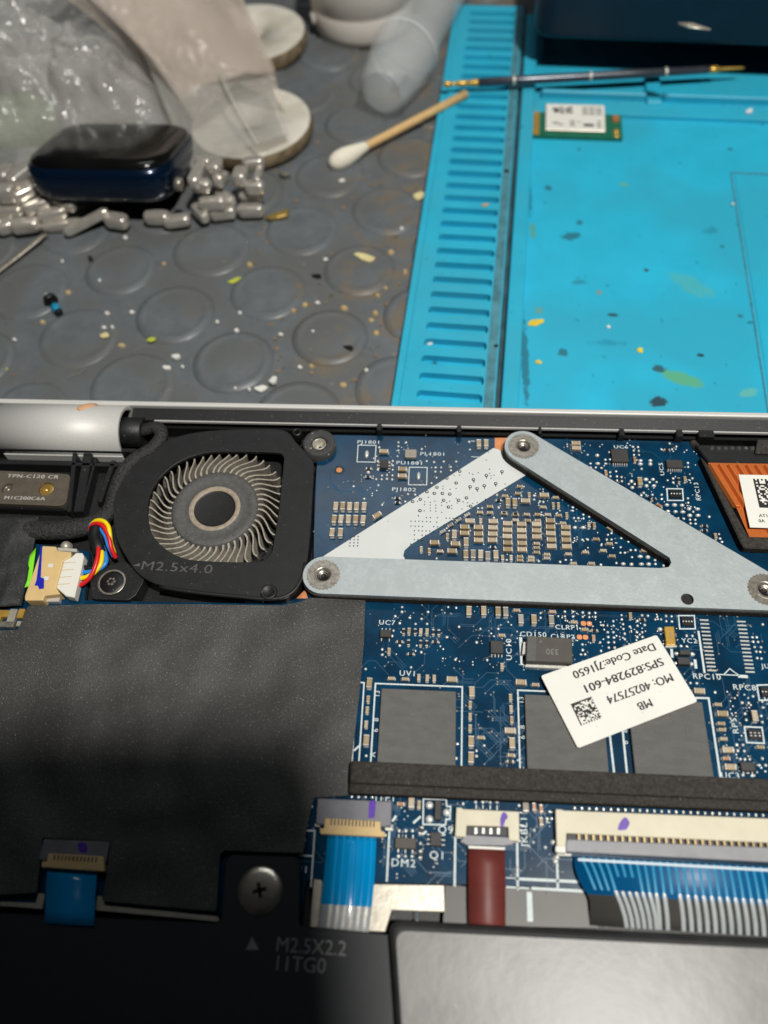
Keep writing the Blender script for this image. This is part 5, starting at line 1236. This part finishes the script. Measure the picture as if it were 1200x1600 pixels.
mb = MB(); mb.tube([Vector((q_.x-.6, q_.y-.3, -2.5)), Vector((q_.x+.9, q_.y-.5, -2.6))], 1.5, 18); mb.build('crown', ['steel_dark'], wt, bevel=.15)
# bracelet links: (x, y, z, length, width, thickness, turn, tilt)
def link(px, py, z, L, w, h, rz, ry=0.0, rx=0.0):
    q = P(px, py, z)
    rot_ = Matrix.Rotation(math.radians(rz), 3, 'Z') @ Matrix.Rotation(math.radians(ry), 3, 'Y') @ Matrix.Rotation(math.radians(rx), 3, 'X')
    L *= .9; w *= .84; mb = MB(); poly = rrect(0, 0, L, w, w*.46, 0, 5); m_ = len(poly); vs_ = []
    for (k, zz) in ((.86, -h/2), (1, -h*.3), (1, h*.3), (.86, h/2)):
        for x, y in poly:
            v = rot_ @ Vector((x*k, y*k, zz)); vs_.append((v.x+q.x, v.y+q.y, v.z+q.z))
    fs_ = []
    for i in range(3):
        for k in range(m_): a_, b_ = i*m_+k, i*m_+(k+1) % m_; fs_.append((a_, b_, b_+m_, a_+m_))
    fs_.append(tuple(range(m_))[::-1]); fs_.append(tuple(3*m_+k for k in range(m_)))
    mb.add(vs_, fs_, 0, False)
    me_o = mb.build('bracelet_link', ['link_steel'], wt, bevel=.35, seg=3, smooth=True); return me_o
for args in ((308, 274, -4.5, 8.6, 3.4, 3, 82, 0), (318, 255, -4, 4.5, 3.2, 3, 5, 0), (315, 290, -6, 5, 3.2, 3, 0, 10), (336, 262, -4.5, 5.4, 4.2, 3.4, 88, 0), (345, 280, -7, 6.0, 3.4, 3, 80, 20),
             (376, 276, -6.5, 5.4, 4.2, 3.4, 86, 0), (396, 256, -6, 6.0, 3.2, 3, 12, 0), (398, 293, -8, 5.4, 3.4, 3, 4, 0), (404, 275, -7, 6.5, 2.0, 2.6, 88, 0), (392, 307, -11, 6.8, 2.8, 2.4, 2, 0),
             (332, 318, -9.5, 7.6, 3.2, 3, 4, 0), (352, 310, -10.5, 7.0, 3.2, 2.6, -40, 0), (348, 333, -12.5, 7.4, 3.0, 3, 10, 0), (392, 329, -12.5, 7.4, 3.2, 3, 2, 0), (313, 333, -12, 7.0, 3.0, 2.8, -50, 0), (276, 345, -12.5, 7.6, 3.4, 2.6, 12, 0), (246, 340, -12, 3.4, 8.0, 3, 88, 0),
             (182, 345, -12.2, 7.0, 4.0, 3.2, -12, 0), (135, 347, -11.5, 13.5, 2.0, 2.0, 27, -12), (98, 352, -13, 12, 3.0, 2.2, 8, 0), (40, 352, -12, 8.2, 4.2, 3.0, 12, 0), (8, 353, -12, 5.5, 4.6, 3.0, 30, 0), (58, 322, -9.5, 8.0, 3.4, 3.2, 28, 0), (82, 335, -11, 8.0, 3.4, 3, 24, 0), (100, 318, -9.5, 8.0, 3.2, 2.6, -22, 0),
             (15, 330, -10, 8.2, 4.0, 3, 8, 0), (10, 302, -6, 5.5, 4.6, 4, 10, 0), (36, 300, -7, 8, 5, 3, 40, 0), (30, 276, -4.5, 8.2, 4.8, 3.4, 60, 0), (8, 272, -5, 6, 4.2, 3, 82, 0), (48, 276, -6.5, 5, 3, 2.6, 80, 0), (-15, 290, -8, 8, 5, 4, 20, 0), (70, 352, -13.2, 18, 2.6, 1.6, 6, 0), (-20, 340, -11, 9, 5, 4, 5, 0)):
    link(*args)
# tape rolls
def roll(cx, cy, z, r, h, name_label, tilt=0, ta=0):
    q = P(cx, cy, z+h); t = thing('tape_roll', (q.x, q.y, z), name_label, 'roll', 'white rolls behind the watch')
    mt = Matrix.Rotation(math.radians(ta), 3, 'Z') @ Matrix.Rotation(math.radians(tilt), 3, 'X')
    mb = MB(); mb.lathe([(r*.24, 0), (r*.24, h), (r*.9, h+.25), (r*.97, h)], (q.x, q.y, z), 48, mtx=mt); mb.build('face', ['roll_white'], t)
    mb = MB(); mb.lathe([(r*.97, h), (r, h*.8), (r*1.01, h*.5), (r*.99, h*.15), (r*.95, 0), (r*.24, 0)], (q.x, q.y, z), 48, mtx=mt); mb.build('rim', ['roll_rim'], t)
    return t
roll(392, 50, TZ+.3, 16.5, 4.6, 'upper white roll with tan rim behind the plastic sleeve')
roll(392, 190, TZ+.3, 16.5, 4.0, 'lower white roll with tan rim under the plastic sleeve')
# white jar
q = P(566, 50, TZ); jr = thing('white_jar', (q.x, q.y+4, TZ), 'glossy white jar cut off at the top of the picture', 'jar')
mb = MB(); mb.lathe([(0, 0), (13, 0), (14.6, .8), (15.2, 3), (15.4, 8), (15.0, 8.6), (15.5, 9.2), (15.6, 22), (14.5, 23.5), (0, 24)], (q.x, q.y+4, TZ), 56); mb.build('body', ['white_gloss'], jr)
e = P(494, 28, -10); mb = MB(); mb.tube([e+Vector((3.5, 2, 0)), e, e+Vector((-1.5, -.5, 0))], [1.8, 2.2, 1.6], 14); mb.build('spout', ['white_gloss'], jr)
# translucent plastic tube with flared end
a, b = P(612, 118, -6.5), P(722, -70, -4.5); n1 = (b-a).normalized()
tb = thing('plastic_tube', ((a.x+b.x)/2, (a.y+b.y)/2, TZ), 'translucent plastic tube with flared end lying beside the jar', 'tube')
def tb_tube(pr): 
    mb = MB(); mb.tube([a+n1*t for t, r_ in pr], [r_ for t, r_ in pr], 30, caps=False); return mb
o = tb_tube([(-8, 5.6), (-6.8, 6.6), (-3, 7.4), (2, 8.3), (8, 9.0), (13, 9.2), (17, 8.6), (20, 7.6), (40, 7.6), (75, 7.6)]).build('outer_wall', ['frosted'], tb)
tb_tube([(-7.8, 5.2), (-6, 6.2), (-3, 6.9), (2, 7.8), (8, 8.5), (13, 8.7), (16.8, 8.1), (19.6, 7.0), (40, 7.0), (75, 7.0)]).build('inner_wall', ['frosted'], tb)
mb = MB(); mb.lathe([(0, 0), (3.5, .3), (5.4, 1.0)], (0, 0, 0), 30, mtx=n1.to_track_quat('Z', 'Y').to_matrix())
mb.v = [(v[0]+(a-n1*8.4).x, v[1]+(a-n1*8.4).y, v[2]+(a-n1*8.4).z) for v in mb.v]; mb.build('end_cap', ['frosted'], tb)
mb = MB(); mb.tube([a+n1*9.6, a+n1*10.6], 9.5, 30, caps=False); mb.build('ring', ['frosted_rim'], tb)
# crumpled clear bag at the upper left, with something green and grey inside
def pillow(name, cpx, z, w, d, h, rz, m_, parent, amp, seed, nx=46, ny=36):
    q = P(*cpx, z); mb = MB(); vs_ = []; fs_ = []
    for lay in (1, 0):
        for j in range(ny+1):
            for i in range(nx+1):
                u, v = i/nx*2-1, j/ny*2-1
                env = max(0, (1-u**4))*max(0, (1-v**4))
                n_ = noise.fractal(Vector((u*2.2+seed, v*2.2, seed*.3)), 1.0, 2.0, 4)*amp
                r_ = abs(noise.noise(Vector((u*3.1+seed*2, v*3.4, 5.0))))*amp*1.4+(abs(noise.noise(Vector((u*9+seed*2, v*9, 9.0))))*amp*.9 if amp > 3 else 0)
                zz = (h*env**.6+(n_+r_)*env**.3) if lay else .15+.1*env
                x, y = u*w/2*(1+.05*noise.noise(Vector((v*2, seed, 1)))), v*d/2*(1+.06*noise.noise(Vector((u*2, seed, 2))))
                vs_.append((q.x+x*math.cos(rz)-y*math.sin(rz), q.y+x*math.sin(rz)+y*math.cos(rz), z+max(.12, zz)+(.05 if lay else 0)))
    m1 = (nx+1)*(ny+1)
    for j in range(ny):
        for i in range(nx):
            k = j*(nx+1)+i; fs_.append((k, k+1, k+nx+2, k+nx+1)); fs_.append((m1+k, m1+k+nx+1, m1+k+nx+2, m1+k+1))
    ring = [i for i in range(nx+1)]+[j*(nx+1)+nx for j in range(1, ny+1)]+[ny*(nx+1)+i for i in range(nx-1, -1, -1)]+[j*(nx+1) for j in range(ny-1, 0, -1)]
    for k in range(len(ring)):
        p_, q2 = ring[k], ring[(k+1) % len(ring)]; fs_.append((q2, p_, p_+m1, q2+m1))
    mb.add(vs_, fs_, 0, True)
    return mb.build(name, [m_], parent)
q = P(80, 120, TZ)
bg_ = thing('plastic_bag', (q.x, q.y, TZ), 'crumpled clear plastic bag behind the watch at the upper left', 'bag')
pillow('film', (70, 130), TZ+.1, 86, 78, 17, .15, 'bag_film', bg_, 5.0, 3.3, 90, 80)
cq = thing('bag_contents', P(20, 200, TZ), 'dull green and grey pieces inside the clear plastic bag', 'parts')
pillow('green_piece', (10, 205), TZ+.3, 30, 18, 7, .2, 'bag_green', cq, 1.5, 8.1, 16, 12)
pillow('grey_piece', (40, 120), TZ+.3, 34, 26, 8, -.2, 'bag_grey', cq, 2.0, 5.7, 16, 12)
pillow('grey_piece', (190, 150), TZ+.3, 40, 30, 9, .5, 'bag_grey', cq, 2.0, 2.2, 16, 12)
# milky plastic sleeve draped from the upper left over the rolls, its lower end clear
slv = thing('plastic_sleeve', P(330, 120, TZ), 'milky beige plastic sleeve draped over the white rolls', 'sleeve')
def sheet(name, m_, A_, B_, C_, D_, nx, ny, zfun, edge=None):
    mb = MB(); vs_ = []; fs_ = []
    for lay in (0, 1):
        for j in range(ny+1):
            for i in range(nx+1):
                u, v = i/nx, j/ny
                vv = v*(1+(edge(u) if edge else 0))
                p_ = (A_*(1-u)+B_*u)*(1-vv)+(D_*(1-u)+C_*u)*vv
                vs_.append((p_.x, p_.y, p_.z+zfun(u, v)-(.18 if lay else 0)))
    m1 = (nx+1)*(ny+1)
    for j in range(ny):
        for i in range(nx):
            k = j*(nx+1)+i; fs_.append((k, k+nx+1, k+nx+2, k+1)); fs_.append((m1+k, m1+k+1, m1+k+nx+2, m1+k+nx+1))
    ring = [i for i in range(nx+1)]+[j*(nx+1)+nx for j in range(1, ny+1)]+[ny*(nx+1)+i for i in range(nx-1, -1, -1)]+[j*(nx+1) for j in range(ny-1, 0, -1)]
    for k in range(len(ring)):
        p_, q2 = ring[k], ring[(k+1) % len(ring)]; fs_.append((q2, p_, p_+m1, q2+m1))
    mb.add(vs_, fs_, 0, True); return mb.build(name, [m_], slv)
zs = lambda u, v: 5.0*math.sin(PI*u)+3.0*math.sin(PI*v)+1.2*noise.noise(Vector((u*2.2, v*1.6, 1.7)))+.35*noise.noise(Vector((u*9, v*3, 4)))
sheet('milky_film', 'sleeve_film', P(60, -70, 22), P(345, -60, 6), P(432, 112, -4), P(285, 146, -3), 26, 30, zs, edge=lambda u: .10*math.sin(PI*u))
sheet('milky_film', 'sleeve_film', P(90, -70, 20.5), P(350, -60, 5), P(438, 134, -5), P(250, 120, -3.5), 26, 30, lambda u, v: zs(u, v)-.8, edge=lambda u: .05*math.sin(PI*u*1.5))
sheet('milky_film', 'sleeve_film', P(110, -70, 19), P(335, -60, 3.5), P(415, 88, -4.5), P(300, 180, -5), 26, 30, lambda u, v: zs(u, v)-1.6, edge=lambda u: .08*math.sin(PI*u))
sheet('milky_film', 'sleeve_film', P(20, -70, 20), P(352, -60, 4.5), P(444, 150, -5.5), P(232, 100, -3.5), 26, 30, lambda u, v: zs(u, v)-2.4, edge=lambda u: .05*math.sin(PI*u))
sheet('clear_film', 'clear_film', P(205, 40, 4), P(395, 50, -2), P(452, 214, -8.6), P(300, 268, -9.2), 26, 30, lambda u, v: 3.0*math.sin(PI*u)+1.0*noise.noise(Vector((u*2.5, v*1.6, 7.7))), edge=lambda u: .05*math.sin(PI*u))
mb = MB(); mb.tube(spline([P(338, 105, .5), P(360, 150, -1), P(385, 195, -3.5), P(404, 228, -6.5)], 6), .55, 10, flat=.4); mb.build('fold', ['clear_film'], slv)

# ---------------------------------------------------------------- small debris, each piece its own object
def flake(px, py, z, L, w, rz, m_, name, label, cat='flake', h=.5, group=None):
    q = P(px, py, z); n = 7; r_ = random.Random(int(px*7+py))
    pts = [(math.cos(2*PI*k/n)*L/2*r_.uniform(.5, 1.2), math.sin(2*PI*k/n)*w/2*r_.uniform(.5, 1.2)) for k in range(n)]
    c_, s_ = math.cos(math.radians(rz)), math.sin(math.radians(rz))
    pts = [(q.x+x*c_-y*s_, q.y+x*s_+y*c_) for x, y in pts]
    if cat == 'flake': h *= .6
    lift = r_.uniform(.2, .7)*h
    mb = MB(); mb.prism(pts, z, z+h, zf=lambda p_: z+h*.4+lift*((p_[0]-q.x)*c_+(p_[1]-q.y)*s_)/max(L, .1)+h*.4)
    return tag(mb.build(name, [m_], None, bevel=min(h*.25, w*.1)), label, cat, group)
ms_ = -13.38
flake(838, 504, ms_, 5.4, 1.9, 18, 'flake_yellow', 'yellow_flake', 'largest yellow flake near the ridge of the blue mat')
flake(1000, 549, ms_, 1.9, 1.7, 60, 'flake_yellow', 'yellow_flake', 'yellow flake above the green stain on the blue mat')
flake(842, 566, ms_, 2.0, 1.2, 0, 'flake_yellow', 'yellow_flake', 'small yellow flake below the largest one on the blue mat')
flake(950, 512, ms_, 1.1, .9, 0, 'crumb_white', 'white_crumb', 'tiny white crumb in the middle of the blue mat', 'crumb')
flake(1170, 177, MZ-.3, 2.6, 2.0, 0, 'crumb_white', 'white_crumb', 'white crumb on the far ridge of the blue mat', 'crumb', h=1.2)
flake(1145, 320, -13.1, 1.0, .9, 0, 'crumb_white', 'white_crumb', 'white speck on the seam at the right of the mat', 'crumb')
flake(790, 272, MZ-.8, 2.4, 2.0, 0, 'crumb_dark', 'dark_crumb', 'dark lump in the groove between strip and mat', 'crumb', h=1.2)
flake(672, 538, -13.6, 1.4, 1.0, 20, 'crumb_white', 'white_crumb', 'white crumb lying in a slot of the blue strip', 'crumb')
flake(758, 321, MZ+.02, 2.2, 1.0, 10, 'crumb_tan', 'tan_crumb', 'tan crumb on the upper part of the slotted strip', 'crumb')
flake(775, 541, MZ+.02, 1.1, .9, 10, 'crumb_dark', 'dark_crumb', 'dark speck on the slotted strip near its groove', 'crumb')
zt = TZ+.1
G1 = 'pale crumbs scattered on the bench'
zt4 = zm(340, 340, .25); zt5 = zm(0, 350, .33333)
flake(*zt4(925, 255), TZ+.6, 7.0, 2.8, -32, 'flake_pale', 'pale_flake', 'biggest pale yellow flake on the dark bench', h=.8)
flake(*zt4(95, 398), TZ+.1, 4.0, 1.5, 28, 'flake_green', 'green_flake', 'yellow green flake on the bench beside a tan crumb')
flake(*zt5(714, 541), TZ+.6, 2.4, 1.5, 10, 'flake_green', 'green_flake', 'small yellow green flake on a stud rim of the bench')
flake(*zt5(25, 680), TZ+.1, 2.2, 1.2, 0, 'flake_green', 'green_flake', 'yellow green speck near the silver edge at far left')
flake(*zt5(493, 525), TZ+.6, 3.2, 1.8, -6, 'flake_pale', 'pale_flake', 'pale seed-like flake on the stud left of centre', h=.9)
flake(*zt5(832, 630), TZ+.1, 3.0, 2.0, 0, 'crumb_white', 'white_crumb', 'bright white crumb on the bench above the fan', 'crumb', h=1.3)
flake(*zt5(785, 678), TZ+.1, 2.6, 1.4, -10, 'crumb_white', 'white_crumb', 'smaller white crumb just left of the bright one above the fan', 'crumb', h=.9)
flake(*zt4(353, 1028), TZ+.6, 2.2, 2.0, 0, 'crumb_white', 'white_crumb', 'round white crumb close to the silver edge', 'crumb', h=1.3)
flake(*zt4(275, 1078), TZ+.1, 3.4, 1.8, 12, 'crumb_white', 'white_crumb', 'white crumb touching the stud nearest the silver edge', 'crumb', h=1.0)
flake(*zt4(820, 818), TZ+.6, 2.9, 1.3, -25, 'crumb_dark', 'black_chip', 'small black chip on a stud beside the blue strip', 'chip', h=.8)
flake(*zt4(620, 372), TZ+.1, 2.8, 1.2, -5, 'crumb_dark', 'black_chip', 'small black chip between two studs of the bench', 'chip', h=.8)
flake(*zt5(425, 165), TZ+.3, 2.4, 1.6, -60, 'crumb_dark', 'black_chip', 'black chip on the bench below the watch', 'chip', h=.8)
flake(437, 340, TZ+.5, 8.0, 3.4, 22, 'foil_gold', 'gold_foil', 'crumpled gold foil piece beside the bracelet', 'foil', h=1.6)
flake(444, 275, TZ+.5, 3.6, 1.6, -15, 'steel_dark', 'metal_scrap', 'small curled metal scrap right of the bracelet', 'scrap', h=1.2)
flake(655, 308, TZ+.3, 3.0, 3.0, 70, 'flake_pale', 'pale_flake', 'pale crumb against the outer edge of the blue strip', h=1.5)
flake(*zm(380, 150, .28333)(545, 470), TZ+.3, 2.0, 1.6, 20, 'crumb_white', 'white_crumb', 'faint white crumb below the cotton swab', 'crumb')
mb = MB(); tans = MB(); 
for (X, Y) in ((200, 297), (540, 238), (790, 568), (955, 672), (1048, 440), (1130, 385), (1172, 342), (1115, 318), (1082, 218), (855, 485), (1000, 490), (505, 628), (475, 585), (575, 465), (585, 930), (620, 940), (545, 545), (1050, 515), (785, 1045), (170, 1080), (960, 640), (940, 490), (985, 600), (1110, 750), (990, 720))[::2]:
    q = P(*zt4(X, Y), TZ+.1); tans.blob((q.x, q.y, TZ), R.uniform(.5, 1.1), R.uniform(.4, .8), R.uniform(.4, .9), 7)
for (X, Y) in ((200, 460), (765, 215), (768, 185), (525, 540), (570, 570), (905, 590), (320, 320), (150, 632))[::2]:
    q = P(*zt5(X, Y), TZ+.1); tans.blob((q.x, q.y, TZ), R.uniform(.5, 1.0), R.uniform(.4, .7), R.uniform(.3, .7), 7)
for (X, Y) in ((598, 722), (395, 738), (515, 942), (930, 962), (140, 600), (120, 710), (625, 540), (242, 1075), (200, 1080), (1150, 75), (675, 268)):
    q = P(*zt4(X, Y), TZ+.1); mb.blob((q.x, q.y, TZ+.3), R.uniform(.35, .7), R.uniform(.3, .5), R.uniform(.5, .8), 7)
for (X, Y) in ((1020, 463), (530, 490), (490, 490), (505, 425), (858, 675), (470, 270), (620, 418), (1128, 422), (1110, 505), (72, 548), (590, 70), (295, 180), (1105, 775)):
    q = P(*zt5(X, Y), TZ+.1); mb.blob((q.x, q.y, TZ+.3), R.uniform(.3, .7), R.uniform(.3, .5), R.uniform(.5, .8), 7)
tag(stuff(tans.build('tan_grit', ['crumb_tan'], None)), 'scattered tan grit on the dark bench', 'grit')
tag(stuff(mb.build('white_grit', ['crumb_white'], None)), 'scattered white specks on the dark bench', 'grit')
# lint and hairs
ln_ = MB(); rl = random.Random(31)
for k in range(12):
    px, py = rl.uniform(0, 620), rl.uniform(360, 630); q = P(px, py, TZ+.7); a_ = rl.uniform(0, 6.3); pts = []
    for i in range(6):
        pts.append(q.copy()); a_ += rl.uniform(-.6, .6); q = q+Vector((math.cos(a_), math.sin(a_), rl.uniform(-.05, .12)))*rl.uniform(.6, 1.4)
    ln_.tube(spline(pts, 3), rl.uniform(.02, .05), 5)
for k in range(10):
    px, py = rl.uniform(480, 1180), rl.uniform(690, 1190); q = P(px, py, rl.uniform(.8, 1.0)); a_ = rl.uniform(0, 6.3); pts = []
    for i in range(5):
        pts.append(q.copy()); a_ += rl.uniform(-.7, .7); q = q+Vector((math.cos(a_), math.sin(a_), rl.uniform(-.05, .05)))*rl.uniform(.3, .7)
    ln_.tube(spline(pts, 3), .02, 5)
tag(stuff(ln_.build('lint', ['lint'], None)), 'stray pale lint fibres on bench and board', 'lint')
# tiny screw with blue thread lock
q = P(84, 478, TZ+1.2); a = P(77, 466, TZ+1.4); b = P(95, 492, TZ+1.0)
sc = thing('tiny_screw', (q.x, q.y, TZ), 'tiny black screw with a blue band lying on the bench', 'screw')
mb = MB(); mb.tube([a, a+(b-a)*.18, a+(b-a)*.22], [1.5, 1.7, 1.2], 14); mb.build('head', ['black_smooth'], sc)
mb = MB(); k = 9; mb.tube([a+(b-a)*(.22+.7*i/(2*k)) for i in range(2*k+1)], [.9 if i % 2 else .72 for i in range(2*k+1)], 12); mb.build('threads', ['black_smooth'], sc)
mb = MB(); mb.tube([a+(b-a)*.45, a+(b-a)*.5, a+(b-a)*.74, a+(b-a)*.78], [.85, 1.0, 1.0, .85], 12); mb.build('thread_lock', ['ffc_trace'], sc)
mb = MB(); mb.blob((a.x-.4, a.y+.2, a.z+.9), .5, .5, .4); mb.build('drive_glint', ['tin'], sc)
# thin metal curl at the left
mb = MB(); mb.tube(spline([P(-10, 428, TZ+1), P(20, 405, TZ+1.2), P(45, 385, TZ+1.6), P(62, 372, TZ+1.8), P(72, 366, TZ+1.4)], 6), [.9]*20+[.8]*5, 10, flat=.35)
tag(mb.build('metal_sliver', ['steel_dark'], None), 'thin dark metal sliver below the bracelet at far left', 'sliver')
# the phone that took the picture, just behind the lens: its shadow falls on the lower left
pc = CAM-CF*9.0
ph = thing('camera_phone', pc, 'dark phone held over the laptop, casting the lower left shadow', 'phone')
Mp = Matrix((CR, CU, -CF)).transposed()
def phone_slab(x0_, x1_, y0_, y1_, z0_, z1_, r):
    mb = MB(); ring = rpoly([(x0_, y0_), (x1_, y0_), (x1_, y1_), (x0_, y1_)], r, 6); m_ = len(ring)
    vs_ = [tuple(pc+Mp @ Vector((x, y, z0_))) for x, y in ring]+[tuple(pc+Mp @ Vector((x, y, z1_))) for x, y in ring]
    fs_ = [(k, (k+1) % m_, (k+1) % m_+m_, k+m_) for k in range(m_)]+[tuple(range(m_))[::-1], tuple(range(m_, 2*m_))]
    mb.add(vs_, fs_); return mb
PHX, PHY = 21.0, 20.5
phone_slab(PHX-76, PHX, PHY-150, PHY, 0, 7.5, 9).build('body', ['phone_body'], ph, bevel=.8, seg=2)
phone_slab(PHX-74, PHX-2, PHY-148, PHY-2, 7.6, 8.2, 8).build('screen', ['watch_glass'], ph)
